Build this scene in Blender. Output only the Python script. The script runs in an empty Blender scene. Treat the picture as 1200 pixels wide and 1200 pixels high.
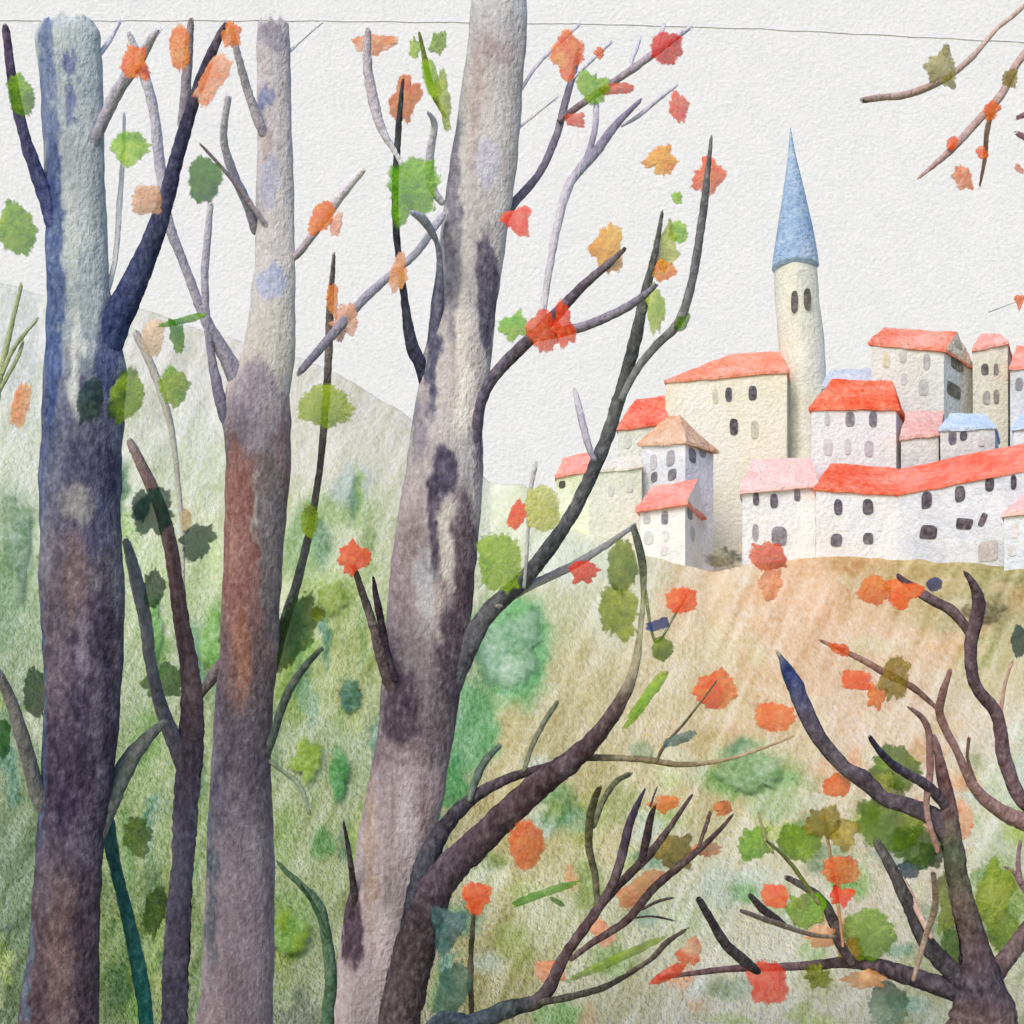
import bpy, bmesh, math, random
import numpy as np
from mathutils import Vector, noise as mn

random.seed(7)
rng = np.random.default_rng(7)
scene = bpy.context.scene
COL = scene.collection

# ---------------------------------------------------------------- camera model
F = 1650.0            # focal length in photo pixels (photo is 1200 wide)
HZ = 1000.0           # photo row of the horizon
EYE = 1.8


def at(px, py, D):
    return Vector(((px - 600.0) / F * D, D, EYE + (HZ - py) / F * D))


def lin(c):
    out = []
    for v in c[:3]:
        v = v / 255.0
        out.append(v / 12.92 if v <= 0.04045 else ((v + 0.055) / 1.055) ** 2.4)
    return out


ALB = 1.0


def alb(c):
    l = lin(c)
    return np.array([min(0.86, v * ALB) for v in l])


# ---------------------------------------------------------------- noise (numpy)
_T = rng.random((256, 256))


def vnoise(x, y):
    x = np.asarray(x, float); y = np.asarray(y, float)
    xi = np.floor(x).astype(int); yi = np.floor(y).astype(int)
    fx = x - xi; fy = y - yi
    fx = fx * fx * (3 - 2 * fx); fy = fy * fy * (3 - 2 * fy)
    a = _T[yi % 256, xi % 256]; b = _T[yi % 256, (xi + 1) % 256]
    c = _T[(yi + 1) % 256, xi % 256]; d = _T[(yi + 1) % 256, (xi + 1) % 256]
    return (a * (1 - fx) + b * fx) * (1 - fy) + (c * (1 - fx) + d * fx) * fy


def fbm(x, y, o=4):
    s = 0; a = 0.5; t = 0
    for i in range(o):
        s = s + a * vnoise(np.asarray(x) * 2 ** i + 17.3 * i, np.asarray(y) * 2 ** i + 5.1 * i)
        t += a; a *= 0.55
    return s / t


def smooth(a, b, x):
    t = np.clip((x - a) / (b - a), 0, 1)
    return t * t * (3 - 2 * t)


# ---------------------------------------------------------------- materials
def paint(name, grain, uv=False, alpha=None, bump=0.35, gran=0.5, mott=0.35, soft=6.0, squash=None, det=3.0):
    """Rough granular pigment; colour from the mesh's own colour attribute."""
    m = bpy.data.materials.new(name); m.use_nodes = True
    nt = m.node_tree; nt.nodes.clear()
    N = nt.nodes.new; L = nt.links.new
    out = N('ShaderNodeOutputMaterial')
    dif = N('ShaderNodeBsdfPrincipled')
    dif.inputs['Roughness'].default_value = 0.92
    dif.inputs['Specular IOR Level'].default_value = 0.12
    at_ = N('ShaderNodeAttribute'); at_.attribute_name = 'Col'
    tc = N('ShaderNodeTexCoord')
    src = tc.outputs['UV'] if uv else tc.outputs['Object']
    if squash:
        mp = N('ShaderNodeMapping'); mp.inputs['Scale'].default_value = squash
        L(src, mp.inputs['Vector']); src = mp.outputs['Vector']

    def noise(scale, detail, rough=0.55):
        n = N('ShaderNodeTexNoise'); n.inputs['Scale'].default_value = scale
        n.inputs['Detail'].default_value = detail; n.inputs['Roughness'].default_value = rough
        L(src, n.inputs['Vector']); return n.outputs['Fac']

    g1 = noise(grain, 2.5)
    g2 = noise(grain * 0.16, 4.0, 0.6)
    # pigment settles in the hollows: exponent on the colour, strong on darks, weak on whites
    def maprange(s, a, b, c, d):
        r = N('ShaderNodeMapRange'); r.inputs[1].default_value = a; r.inputs[2].default_value = b
        r.inputs[3].default_value = c; r.inputs[4].default_value = d
        L(s, r.inputs[0]); return r.outputs[0]
    e1 = maprange(g1, 0.3, 0.7, 1.0 + gran * 0.5, 1.0 - gran * 0.45)
    e2 = maprange(g2, 0.3, 0.7, 1.0 + mott * 0.5, 1.0 - mott * 0.5)
    mu = N('ShaderNodeMath'); mu.operation = 'MULTIPLY'; L(e1, mu.inputs[0]); L(e2, mu.inputs[1])
    gm = N('ShaderNodeGamma'); L(at_.outputs['Color'], gm.inputs['Color']); L(mu.outputs[0], gm.inputs['Gamma'])
    L(gm.outputs[0], dif.inputs['Base Color'])
    g3 = noise(grain * 1.25, det, 0.55)
    bp = N('ShaderNodeBump'); bp.inputs['Strength'].default_value = bump
    bp.inputs['Distance'].default_value = (1.0 if uv else 1.0 / grain)
    if uv:
        bp.inputs['Distance'].default_value = uv
    L(g3, bp.inputs['Height']); L(bp.outputs[0], dif.inputs['Normal'])
    if alpha is not None:
        sub = N('ShaderNodeMath'); sub.operation = 'SUBTRACT'
        L(at_.outputs['Alpha'], sub.inputs[0]); L(g1, sub.inputs[1])
        ml = N('ShaderNodeMath'); ml.operation = 'MULTIPLY'; ml.use_clamp = True
        L(sub.outputs[0], ml.inputs[0]); ml.inputs[1].default_value = soft
        ml2 = N('ShaderNodeMath'); ml2.operation = 'MULTIPLY'; L(ml.outputs[0], ml2.inputs[0]); ml2.inputs[1].default_value = alpha
        L(ml2.outputs[0], dif.inputs['Alpha'])
    L(dif.outputs[0], out.inputs['Surface'])
    return m


M_BARK = paint('bark_pigment', 32.0, bump=0.7, gran=0.5, mott=0.36, squash=(1, 1, 0.6), alpha=1.0, soft=7.0)
M_LEAF = paint('leaf_pigment', 30.0, alpha=0.6, soft=4.5, bump=0.6, gran=0.55, mott=0.55)
M_WALL = paint('limewash_pigment', 2.5, bump=0.45, gran=0.5, mott=0.6)
M_ROOF = paint('roof_pigment', 2.5, bump=0.7, gran=0.5, mott=0.6)
M_WIN = paint('window_pigment', 3.0, bump=0.2, gran=0.6, mott=0.3)
M_HILL = paint('hillside_pigment', 0.155, uv=0.22, bump=0.75, gran=0.5, mott=0.3)
M_SHRUB = paint('shrub_pigment', 0.155, uv=0.22, alpha=0.85, bump=0.4, gran=0.7, mott=0.7, soft=2.2)
M_SKY = paint('overcast_sky', 0.165, uv=1.6, bump=0.22, gran=0.5, mott=0.3, det=1.6)


# ---------------------------------------------------------------- object helpers
def tag(o, label=None, cat=None, group=None, kind=None):
    if label: o['label'] = label
    if cat: o['category'] = cat
    if group: o['group'] = group
    if kind: o['kind'] = kind
    return o


def empty(name, loc, label, cat, group=None):
    o = bpy.data.objects.new(name, None); COL.objects.link(o)
    o.location = loc; o.empty_display_size = 0.3
    return tag(o, label, cat, group)


def link_mesh(name, verts, faces, cols, mat, parent=None, uv=None, smooth_=True, corner=False):
    """verts in world space; object origin is put at the parent's location."""
    me = bpy.data.meshes.new(name)
    off = Vector(parent.location) if parent else Vector((0, 0, 0))
    V = np.asarray(verts, float) - np.array(off)
    me.from_pydata(V.tolist(), [], faces if isinstance(faces, list) else faces.tolist())
    ca = me.color_attributes.new('Col', 'FLOAT_COLOR', 'CORNER' if corner else 'POINT')
    c = np.asarray(cols, np.float32)
    if c.shape[1] == 3:
        c = np.hstack([c, np.ones((len(c), 1), np.float32)])
    ca.data.foreach_set('color', c.astype(np.float32).ravel())
    if uv is not None:
        ul = me.uv_layers.new(name='UVMap')
        idx = np.empty(len(me.loops), np.int32); me.loops.foreach_get('vertex_index', idx)
        ul.data.foreach_set('uv', np.asarray(uv, np.float32)[idx].ravel())
    me.materials.append(mat)
    if smooth_:
        me.polygons.foreach_set('use_smooth', [True] * len(me.polygons))
    me.update()
    o = bpy.data.objects.new(name, me); COL.objects.link(o)
    if parent: o.parent = parent
    return o


# ---------------------------------------------------------------- terrain
SX = np.array([-1700, -700, -200, 0, 45, 130, 180, 245, 345, 400, 470, 540, 575, 612, 645, 700, 760, 830, 900, 985, 1060, 1130, 1200, 1500, 2200, 2900.])
SY = np.array([520, 400, 330, 330, 345, 352, 365, 390, 416, 440, 482, 535, 566, 568, 592, 628, 652, 668, 658, 652, 656, 660, 664, 700, 780, 820.])
SD = np.array([190, 180, 170, 165, 165, 165, 165, 162, 158, 155, 150, 142, 136, 128, 118, 106, 101, 100, 99.5, 99, 98, 95, 92, 90, 100, 110.])


def sil(px):
    return np.interp(px, SX, SY), np.interp(px, SX, SD)


def terr_z(px, D):
    yt, Dt = sil(px)
    zt = (HZ - yt) / F * Dt + EYE
    s = np.clip((D - 19.0) / (Dt - 19.0), 0, 1)
    z = zt * s ** 1.25
    over = np.clip(D - Dt, 0, None)
    return z - 0.02 * over ** 1.0 - np.where(np.asarray(px) < 640, 0.12, 0.0) * over


def terr_py(px, D):
    return HZ - (terr_z(px, D) - EYE) * F / D


def terr_D(px, py):
    yt, Dt = sil(px)
    lo, hi = 2.0, float(Dt)
    for _ in range(50):
        mid = 0.5 * (lo + hi)
        if terr_py(px, mid) > py: lo = mid
        else: hi = mid
    return 0.5 * (lo + hi)


# ground colour patches: (x, y, rx, ry, colour, strength, softness)
def hill_colour(X, Y):
    # large areas of vegetation and bare soil
    stops = [  # x, y, colour anchors blended by distance
        (20, 380, (203, 209, 190)), (60, 520, (203, 209, 182)), (10, 700, (158, 178, 138)), (20, 900, (150, 168, 126)), (15, 1060, (128, 152, 112)), (20, 1180, (122, 142, 98)),
        (200, 430, (206, 208, 186)), (220, 560, (196, 204, 172)), (215, 700, (182, 196, 152)), (180, 960, (160, 180, 118)), (160, 1120, (126, 148, 76)), (215, 1170, (140, 162, 104)),
        (400, 500, (206, 206, 178)), (420, 620, (196, 202, 168)), (400, 740, (188, 198, 148)), (390, 860, (178, 192, 146)), (350, 1000, (172, 184, 128)), (350, 1150, (170, 180, 132)), (300, 400, (208, 208, 188)),
        (500, 520, (206, 206, 180)), (610, 600, (204, 212, 188)), (680, 650, (208, 214, 196)), (720, 690, (206, 204, 178)),
        (640, 740, (194, 196, 162)), (690, 800, (194, 184, 146)), (620, 850, (184, 174, 132)), (640, 1000, (192, 186, 140)), (600, 960, (184, 172, 126)), (560, 1130, (168, 162, 112)), (660, 1080, (196, 196, 160)), (700, 1190, (186, 182, 148)), (830, 1180, (206, 200, 178)),
        (800, 760, (208, 194, 162)), (860, 700, (212, 188, 160)), (950, 690, (216, 180, 150)), (930, 760, (212, 184, 156)), (1040, 740, (212, 182, 152)), (1000, 830, (212, 188, 164)), (1080, 850, (214, 194, 174)), (1150, 850, (212, 200, 180)), (1180, 780, (196, 186, 150)),
        (1000, 664, (200, 168, 128)), (1080, 672, (186, 166, 120)), (1150, 680, (162, 154, 106)), (1190, 690, (156, 150, 104)),
        (800, 880, (198, 184, 144)), (850, 930, (196, 186, 144)), (960, 900, (208, 196, 164)), (800, 1060, (196, 198, 170)), (900, 1110, (206, 202, 178)), (1000, 1180, (204, 198, 176)), (870, 1010, (204, 200, 170)), (1050, 1030, (206, 198, 176)), (1180, 930, (196, 204, 180)), (1190, 1050, (192, 198, 166)), (1100, 1180, (176, 176, 140)),
    ]
    wx = (fbm(X / 60.0, Y / 60.0, 4) - 0.5) * 70
    wy = (fbm(X / 60.0 + 40, Y / 60.0 + 9, 4) - 0.5) * 70
    XX = X + wx; YY = Y + wy
    acc = np.zeros(X.shape + (3,)); ws = np.zeros(X.shape)
    for (sx, sy, c) in stops:
        d2 = ((XX - sx) ** 2 + (YY - sy) ** 2) / 60.0 ** 2
        w = 1.0 / (0.25 + d2) ** 2.2
        acc += w[..., None] * alb(c); ws += w
    C = acc / ws[..., None]
    patches = [  # grass and herb patches lying on the slope
        (15, 640, 28, 90, (118, 150, 112), .7, .6), (0, 720, 30, 60, (110, 146, 104), .6, .6), (185, 750, 12, 50, (110, 168, 70), .8, .7), (248, 750, 22, 55, (124, 174, 84), .7, .8),
        (170, 870, 22, 60, (122, 166, 78), .7, .8), (400, 600, 55, 26, (140, 172, 96), .6, .8), (415, 570, 30, 40, (178, 192, 182), .7, .8), (360, 640, 40, 60, (128, 166, 108), .7, .9),
        (385, 700, 45, 36, (150, 172, 84), .7, .8), (345, 800, 45, 55, (146, 174, 66), .8, .9), (410, 790, 60, 80, (176, 186, 104), .6, .9),
        (600, 760, 58, 75, (122, 176, 126), .95, .45), (548, 855, 42, 70, (110, 168, 114), .9, .5), (525, 915, 32, 40, (88, 158, 94), .9, .5), (470, 830, 20, 50, (104, 168, 108), .7, .7),
        (880, 905, 74, 38, (128, 172, 106), .9, .5), (905, 940, 38, 32, (150, 182, 130), .6, .7), (690, 960, 45, 45, (156, 166, 86), .7, .8), (730, 940, 30, 30, (132, 152, 76), .6, .8), (640, 945, 44, 40, (94, 140, 84), .8, .7), (690, 1040, 26, 45, (130, 152, 72), .75, .7),
        (605, 1110, 28, 36, (152, 166, 92), .7, .8), (560, 1010, 40, 18, (112, 140, 72), .7, .7), (720, 1125, 34, 26, (124, 156, 84), .75, .7), (650, 1190, 34, 20, (118, 166, 86), .8, .6), (850, 1040, 34, 40, (182, 194, 178), .7, .7),
        (1170, 1060, 44, 62, (146, 168, 92), .85, .6), (1130, 1110, 50, 48, (126, 152, 104), .8, .6), (1190, 880, 40, 60, (196, 208, 188), .6, .8), (955, 1150, 30, 26, (158, 168, 98), .7, .7), (940, 1185, 24, 14, (158, 170, 90), .7, .7),
        (1155, 715, 36, 26, (132, 122, 80), .7, .7), (1150, 760, 34, 30, (156, 160, 100), .7, .8), (1200, 640, 40, 12, (170, 172, 124), .6, .8),
        (340, 1080, 40, 50, (126, 166, 76), .8, .8), (320, 1110, 30, 34, (150, 170, 54), .8, .7), (380, 990, 16, 22, (96, 158, 84), .8, .6), (395, 910, 16, 40, (98, 160, 90), .8, .7), (150, 1150, 26, 60, (104, 138, 56), .7, .7),
        (185, 1080, 22, 80, (90, 128, 76), .7, .6), (15, 1160, 30, 36, (96, 122, 76), .6, .7), (205, 600, 60, 40, (206, 208, 178), .5, .9), (145, 470, 30, 60, (190, 196, 150), .4, .9), (345, 1190, 32, 40, (120, 128, 108), .7, .5),
        (745, 1000, 60, 40, (196, 176, 130), .5, .8), (830, 860, 90, 18, (190, 172, 130), .5, .8), (1010, 660, 60, 14, (188, 152, 106), .6, .8), (880, 690, 36, 40, (204, 188, 158), .5, .8), (900, 850, 50, 26, (206, 178, 144), .5, .8),
    ]
    r2 = np.random.default_rng(21)
    greens = [(84, 130, 84), (78, 124, 104), (104, 164, 84), (128, 174, 72), (156, 184, 78), (176, 192, 96), (88, 140, 98), (96, 152, 128), (140, 160, 70), (118, 150, 80), (186, 200, 140), (206, 210, 176)]
    for q in range(95):       # upright tufts of grass and herbs between the trunks
        x = r2.uniform(-10, 535); y = 560 + 640 * r2.random() ** 0.8
        patches.append((x, y, r2.uniform(7, 17), r2.uniform(22, 62), greens[r2.integers(0, len(greens))], r2.uniform(.45, .9), r2.uniform(.5, .9)))
    for q in range(80):       # rounder clumps lower on the right
        x = r2.uniform(535, 1210); y = r2.uniform(880, 1210)
        patches.append((x, y, r2.uniform(14, 36), r2.uniform(10, 28), (greens + [(214, 208, 182)] * 5 + [(192, 206, 192)] * 2 + [(222, 160, 116)] * 2)[r2.integers(0, 21)], r2.uniform(.35, .75), r2.uniform(.5, .9)))
    for q in range(60):       # bare streaks running down the slope
        x = r2.uniform(760, 1210); y = r2.uniform(665, 900)
        patches.append((x, y, r2.uniform(10, 45), r2.uniform(8, 26), [(222, 194, 168), (216, 178, 146), (220, 204, 178), (204, 176, 136), (206, 196, 160)][r2.integers(0, 5)], r2.uniform(.3, .6), r2.uniform(.6, .95)))
    w2 = (fbm(X / 14.0, Y / 14.0, 3) - 0.5) * 16
    w3 = (fbm(X / 14.0 + 70, Y / 14.0, 3) - 0.5) * 16
    for (sx, sy, rx, ry, c, st, so) in patches:
        r = np.sqrt(((X + w2 + 0.35 * wx - sx) / rx) ** 2 + ((Y + w3 + 0.35 * wy - sy) / ry) ** 2)
        k = st * (1 - smooth(1.0 - so * 0.75, 1.08, r))
        C = C * (1 - k[..., None]) + alb(c) * k[..., None]
    sx_ = X + 0.45 * Y; strk = fbm(sx_ / 9.0, (Y - 0.3 * X) / 70.0, 4)
    C = C ** (1 + 0.95 * (strk - 0.5))[..., None]
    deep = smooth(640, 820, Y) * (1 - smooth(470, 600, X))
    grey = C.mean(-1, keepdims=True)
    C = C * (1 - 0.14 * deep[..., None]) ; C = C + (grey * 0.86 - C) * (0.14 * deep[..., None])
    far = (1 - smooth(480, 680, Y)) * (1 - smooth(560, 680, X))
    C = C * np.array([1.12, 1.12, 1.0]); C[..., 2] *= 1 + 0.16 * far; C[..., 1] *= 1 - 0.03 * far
    return np.clip(C, 0, 0.86)


xs = np.concatenate([np.arange(-1700, -200, 60), np.arange(-200, 1400, 4.0), np.arange(1400, 2900, 60)])
tt = np.concatenate([np.linspace(0, 1, 330), 1 + np.linspace(0.02, 1, 14)])
verts = np.zeros((len(tt), len(xs), 3)); UV = np.zeros((len(tt), len(xs), 2))
PX = np.zeros((len(tt), len(xs))); PY = np.zeros_like(PX)
for j, px in enumerate(xs):
    yt, Dt = sil(px)
    D = np.where(tt <= 1, 5.0 * (Dt / 5.0) ** np.minimum(tt, 1) ** 0.8, Dt + (tt - 1) * 90.0)
    py = terr_py(px, D)
    z = terr_z(px, D)
    z = z + np.where(tt <= 1, 1, 0.0) * (fbm(np.full_like(D, px) / 22.0, py / 22.0, 3) - 0.5) * D * 0.003 * smooth(0.3, 0.6, tt)
    verts[:, j, 0] = (px - 600) / F * D; verts[:, j, 1] = D; verts[:, j, 2] = z
    PX[:, j] = px; PY[:, j] = np.where(tt <= 1, py, yt - (tt - 1) * 30)
    UV[:, j, 0] = px; UV[:, j, 1] = PY[:, j]
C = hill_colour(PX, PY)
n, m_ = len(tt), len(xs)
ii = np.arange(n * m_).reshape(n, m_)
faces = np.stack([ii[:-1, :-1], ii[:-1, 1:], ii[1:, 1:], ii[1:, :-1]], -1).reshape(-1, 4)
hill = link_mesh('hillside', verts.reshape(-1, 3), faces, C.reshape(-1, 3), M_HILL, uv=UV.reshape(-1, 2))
tag(hill, 'sage green and peach hillside rising to the town and to a far slope', 'hill', kind='structure')

# wide ground sheet below everything, out to the horizon
R = 3000
gv = [(math.cos(a) * R, math.sin(a) * R, -0.6) for a in np.linspace(0, 2 * math.pi, 64, endpoint=False)]
g = link_mesh('ground', gv, [list(range(64))], np.tile(alb((150, 160, 110)), (64, 1)), paint('meadow_pigment', 0.8), smooth_=False)
tag(g, 'flat green meadow around the foot of the hill', 'ground', kind='structure')

# sky: a tall curved backdrop far behind the hill
SR = 430.0
ax_ = np.linspace(-900, 900, 91); hh = np.linspace(-30, 620, 60)
sv = []; su = []
for h in hh:
    for a in ax_:
        sv.append((a, SR - (a / 900.0) ** 2 * 60, h)); su.append((a / SR * F, -h / SR * F))
nA = len(ax_); sf = []
for i in range(len(hh) - 1):
    for j in range(nA - 1):
        k = i * nA + j; sf.append((k, k + 1, k + nA + 1, k + nA))
sky = link_mesh('sky', sv, sf, np.tile(alb((231, 234, 244)), (len(sv), 1)), M_SKY, uv=su)
tag(sky, 'pale lilac white overcast sky', 'sky', kind='structure')


# ---------------------------------------------------------------- tubes
def resample(pts, step):
    """pts: (x, y, w, dD, colour) in photo pixels; Catmull-Rom resample."""
    P = [np.array([p[0], p[1], p[2], p[3]] + list(alb(p[4])), float) for p in pts]
    if len(P) == 2: P = [P[0], (P[0] + P[1]) / 2, P[1]]
    out = []
    for i in range(len(P) - 1):
        p0 = P[max(i - 1, 0)]; p1 = P[i]; p2 = P[i + 1]; p3 = P[min(i + 2, len(P) - 1)]
        n = max(2, int(np.hypot(*(p2[:2] - p1[:2])) / step))
        for k in range(n):
            t = k / n
            q = 0.5 * ((2 * p1) + (-p0 + p2) * t + (2 * p0 - 5 * p1 + 4 * p2 - p3) * t * t + (-p0 + 3 * p1 - 3 * p2 + p3) * t ** 3)
            q[2] = p1[2] + (p2[2] - p1[2]) * t
            q[4:] = p1[4:] + (p2[4:] - p1[4:]) * t
            out.append(q)
    out.append(P[-1])
    return np.array(out)


def tube(name, parent, pts, D, seg=14, step=4.0, wob=0.10, colfun=None, cap=True, mat=None):
    Q = resample(pts, step)
    n = len(Q)
    ctr = np.array([at(q[0], q[1], D + q[3]) for q in Q])
    rad = np.array([max(0.6, q[2]) * 0.5 * (D + q[3]) / F for q in Q])
    tan = np.gradient(ctr, axis=0); tan /= np.linalg.norm(tan, axis=1)[:, None] + 1e-9
    seed = random.random() * 100
    per = 60.0 if colfun else 15.0
    V = []; Cc = []; Ac = []
    th = np.linspace(0, 2 * math.pi, seg, endpoint=False)
    ref = np.array([0.0, -1.0, 0.0])      # one side axis stays level, so u runs across the bark
    s_ = np.cumsum(np.r_[0, np.hypot(np.diff(Q[:, 0]), np.diff(Q[:, 1]))])
    for i in range(n):
        side = np.cross(tan[i], ref); nl = np.linalg.norm(side)
        side = side / nl if nl > 1e-6 else np.array([1.0, 0, 0])
        fr = np.cross(side, tan[i])
        w = fbm(seed + np.cos(th) * 0.8 + s_[i] / per, seed + np.sin(th) * 0.8 + s_[i] / (per * .75), 3)
        wf = fbm(seed + 31 + np.cos(th) * 2.5 + s_[i] / (per / 3), seed + np.sin(th) * 2.5, 2)
        r = rad[i] * (1 + wob * 2.2 * (w - 0.5)) + (wf - 0.5) * (1.6 if colfun else 1.1) * (D / F)
        dist_end = min(s_[i] + 0.8, s_[-1] - s_[i] + 0.8); half = max(Q[i, 2] * 0.5, 1.0)
        if dist_end < half: r = r * math.sqrt(max(0.03, 1 - (1 - dist_end / half) ** 2))
        p = ctr[i] + np.outer(np.cos(th) * r, side) + np.outer(np.sin(th) * r * (0.55 if colfun else 0.8), fr)
        V.append(p)
        c = np.tile(Q[i, 4:], (seg, 1))
        if colfun is not None:
            c = colfun(np.cos(th), np.full(seg, Q[i, 1]), Q[i], c, np.sin(th))
        # dry-brush: bark thins out at the tip and along a few flaking flanks
        fl = smooth(0.42, 0.62, fbm(seed + 9 + s_[i] / 26.0 + 3 * np.sign(np.cos(th)), seed + 0.02 * s_[i] + 0 * th, 3))
        Al = 1.35 - 0.85 * smooth(0.74, 1.0, np.abs(np.cos(th))) * fl * (0 if colfun else 1)
        tipw = 46.0 if colfun else min(16.0, 0.2 * s_[-1])
        Al = Al - (1.05 if colfun else 0.85) * (1 - smooth(0.0, tipw, s_[-1] - s_[i]))
        Ac.append(Al)
        Cc.append(c)
    V = np.array(V).reshape(-1, 3); Cc = np.clip(np.array(Cc).reshape(-1, 3) * 1.0, 0, 0.86)
    lum_ = Cc.mean(1, keepdims=True)
    Cc = np.clip(Cc * (1.3 if colfun else 1.35 + 0.40 * smooth(0.05, 0.25, lum_)), 0, 0.86)
    Cc = np.hstack([Cc, np.array(Ac).reshape(-1, 1)])
    idx = np.arange(n * seg).reshape(n, seg)
    nx = np.roll(idx, -1, axis=1)
    f = np.stack([idx[:-1], nx[:-1], nx[1:], idx[1:]], -1).reshape(-1, 4).tolist()
    f.append(idx[0][::-1].tolist()); f.append(idx[-1].tolist())
    return link_mesh(name, V, f, Cc, mat or M_BARK, parent)


# ---------------------------------------------------------------- leaves
def leaf(parent, x, y, rx, ry, c, D, rot=0, c2=None, shape='round', rag=0.16, label=None, op=1.25, name='leaf_clump'):
    seed = random.random() * 90
    n = 96
    th = np.linspace(0, 2 * math.pi, n, endpoint=False)
    r = 1 + rag * 2.4 * (fbm(seed + np.cos(th) * 1.4, seed + np.sin(th) * 1.4, 2) - 0.5) \
        + rag * 1.3 * (fbm(seed + np.cos(th) * 5, seed + 40 + np.sin(th) * 5, 2) - 0.5)
    if shape == 'diamond':
        r = r * (0.72 + 0.28 * np.abs(np.cos(2 * th)) ** 1.3) * 1.12
    elif shape == 'blade':
        r = r * (0.55 + 0.45 * np.abs(np.cos(th)) ** 2)
    elif shape == 'square':
        r = r * (1.0 / np.maximum(np.abs(np.cos(th)), np.abs(np.sin(th)))) ** 0.4 * 0.96
    elif shape == 'tri':
        r = r * (0.86 + 0.24 * np.cos(3 * (th + math.pi / 2)))
    elif shape == 'ragged':
        r = r * (0.98 + 1.1 * (fbm(seed + 7 + np.cos(th) * 1.5, seed + np.sin(th) * 1.5, 3) - 0.5))
    fine = 0.2 * (fbm(seed + np.cos(th) * 8, seed + 11 + np.sin(th) * 8, 2) - 0.5) + 0.22 * (fbm(seed + np.cos(th) * 19, seed + np.sin(th) * 19, 2) - 0.5)
    edge_here = smooth(0.38, 0.6, fbm(seed + 60 + np.cos(th) * 1.1, seed + np.sin(th) * 1.1, 2))   # one side frays, one stays clean
    r = np.maximum(0.3, r * 1.06 * (1 + fine * (0.12 + 0.62 * edge_here)))
    k = D / F
    yaw = random.uniform(-0.35, 0.35); pit = random.uniform(-0.25, 0.25); ro = math.radians(rot)
    ctr = np.array(at(x, y, D))
    ex = np.array([math.cos(yaw), math.sin(yaw), 0]); ez = np.array([0, math.sin(pit), math.cos(pit)])
    ey = np.cross(ez, ex)
    ca, sa = math.cos(ro), math.sin(ro)
    fr = [0.0, 0.25, 0.5, 0.7, 0.85, 0.94, 1.0]
    V = [ctr + ey * 0]; A = [1.0]; U = [(0, 0)]; sgn = 1
    size = min(rx, ry)
    faces = []
    for side in (-1, 1):                         # front and back shell, sharing the rim
        base = []
        for q in fr[1:]:
            if side == 1 and q == 1.0:
                base.append(base_front_rim); continue
            a = np.cos(th) * r * rx * q; b = np.sin(th) * r * ry * q
            a2 = a * ca - b * sa; b2 = a * sa + b * ca
            d = side * 0.22 * size * (1 - q * q) + 0.10 * size * (fbm(seed + a / 14, seed + b / 14, 2) - 0.5)
            P = ctr + np.outer(a2 * k, ex) + np.outer(b2 * k, ez) + np.outer(d * k, ey)
            start = len(V)
            V.extend(list(P)); U.extend(list(zip(a, b)))
            A.extend([q] * n)
            base.append(np.arange(start, start + n))
        if side == -1: base_front_rim = base[-1]
        if side == -1:
            V[0] = ctr - ey * 0.22 * size * k; c0 = 0
        else:
            c0 = len(V); V.append(ctr + ey * 0.22 * size * k); A.append(0); U.append((0, 0))
        fl = []
        for j in range(n): fl.append((c0, int(base[0][j]), int(base[0][(j + 1) % n])))
        for b0, b1 in zip(base[:-1], base[1:]):
            for j in range(n):
                fl.append((int(b0[j]), int(b1[j]), int(b1[(j + 1) % n]), int(b0[(j + 1) % n])))
        if side == 1: fl = [t[::-1] for t in fl]
        faces += fl
    A = np.array(A); A[0] = 0; U = np.array(U, float)
    nn = fbm(seed + U[:, 0] / 16, seed + U[:, 1] / 16, 3)
    mixk = smooth(0.35, 0.65, nn)
    ca_ = alb(c); cb_ = alb(c2 if c2 else tuple(v * 0.86 for v in c))
    Cc = np.clip((ca_ * (1 - mixk[:, None]) + cb_ * mixk[:, None]) ** (1.15 if min(c) > 105 else 1.5) * (1.3 if min(c) > 105 else 1.75), 0, .86)
    if c[1] > c[0] and c[1] > c[2] * 1.3: Cc = Cc * np.array([1.0, 0.86, 0.55])
    alpha = op - (op - 0.44) * smooth(0.62, 1.0, A) + 0.30 * (nn - 0.5)
    o = link_mesh(name, np.array(V), faces, np.hstack([Cc, alpha[:, None]]), M_LEAF, parent)
    if label: o['label'] = label
    return o


# colours as seen on the photograph
GR = (132, 178, 52); GD = (74, 130, 36); GL = (160, 196, 90); GO = (112, 140, 48)
OR = (242, 138, 72); OP = (252, 176, 152); RE = (240, 92, 66); RP = (242, 130, 108); YE = (248, 166, 66); BR = (176, 92, 62)
OL = (140, 132, 54); TE = (74, 108, 104); TB = (60, 102, 108); BL = (52, 84, 138); RO = (224, 116, 66); DT = (44, 92, 78)
S1 = (86, 84, 104); S2 = (112, 110, 124); S3 = (168, 166, 178); S4 = (192, 190, 200)   # slate bark, dark to faint
NV = (44, 58, 98); NV2 = (70, 72, 102); DK = (72, 62, 74); DB = (84, 68, 70); MB = (120, 98, 100); MV = (150, 122, 126)
GY = (112, 112, 112); GG = (118, 120, 108); GK = (70, 74, 78)


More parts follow.
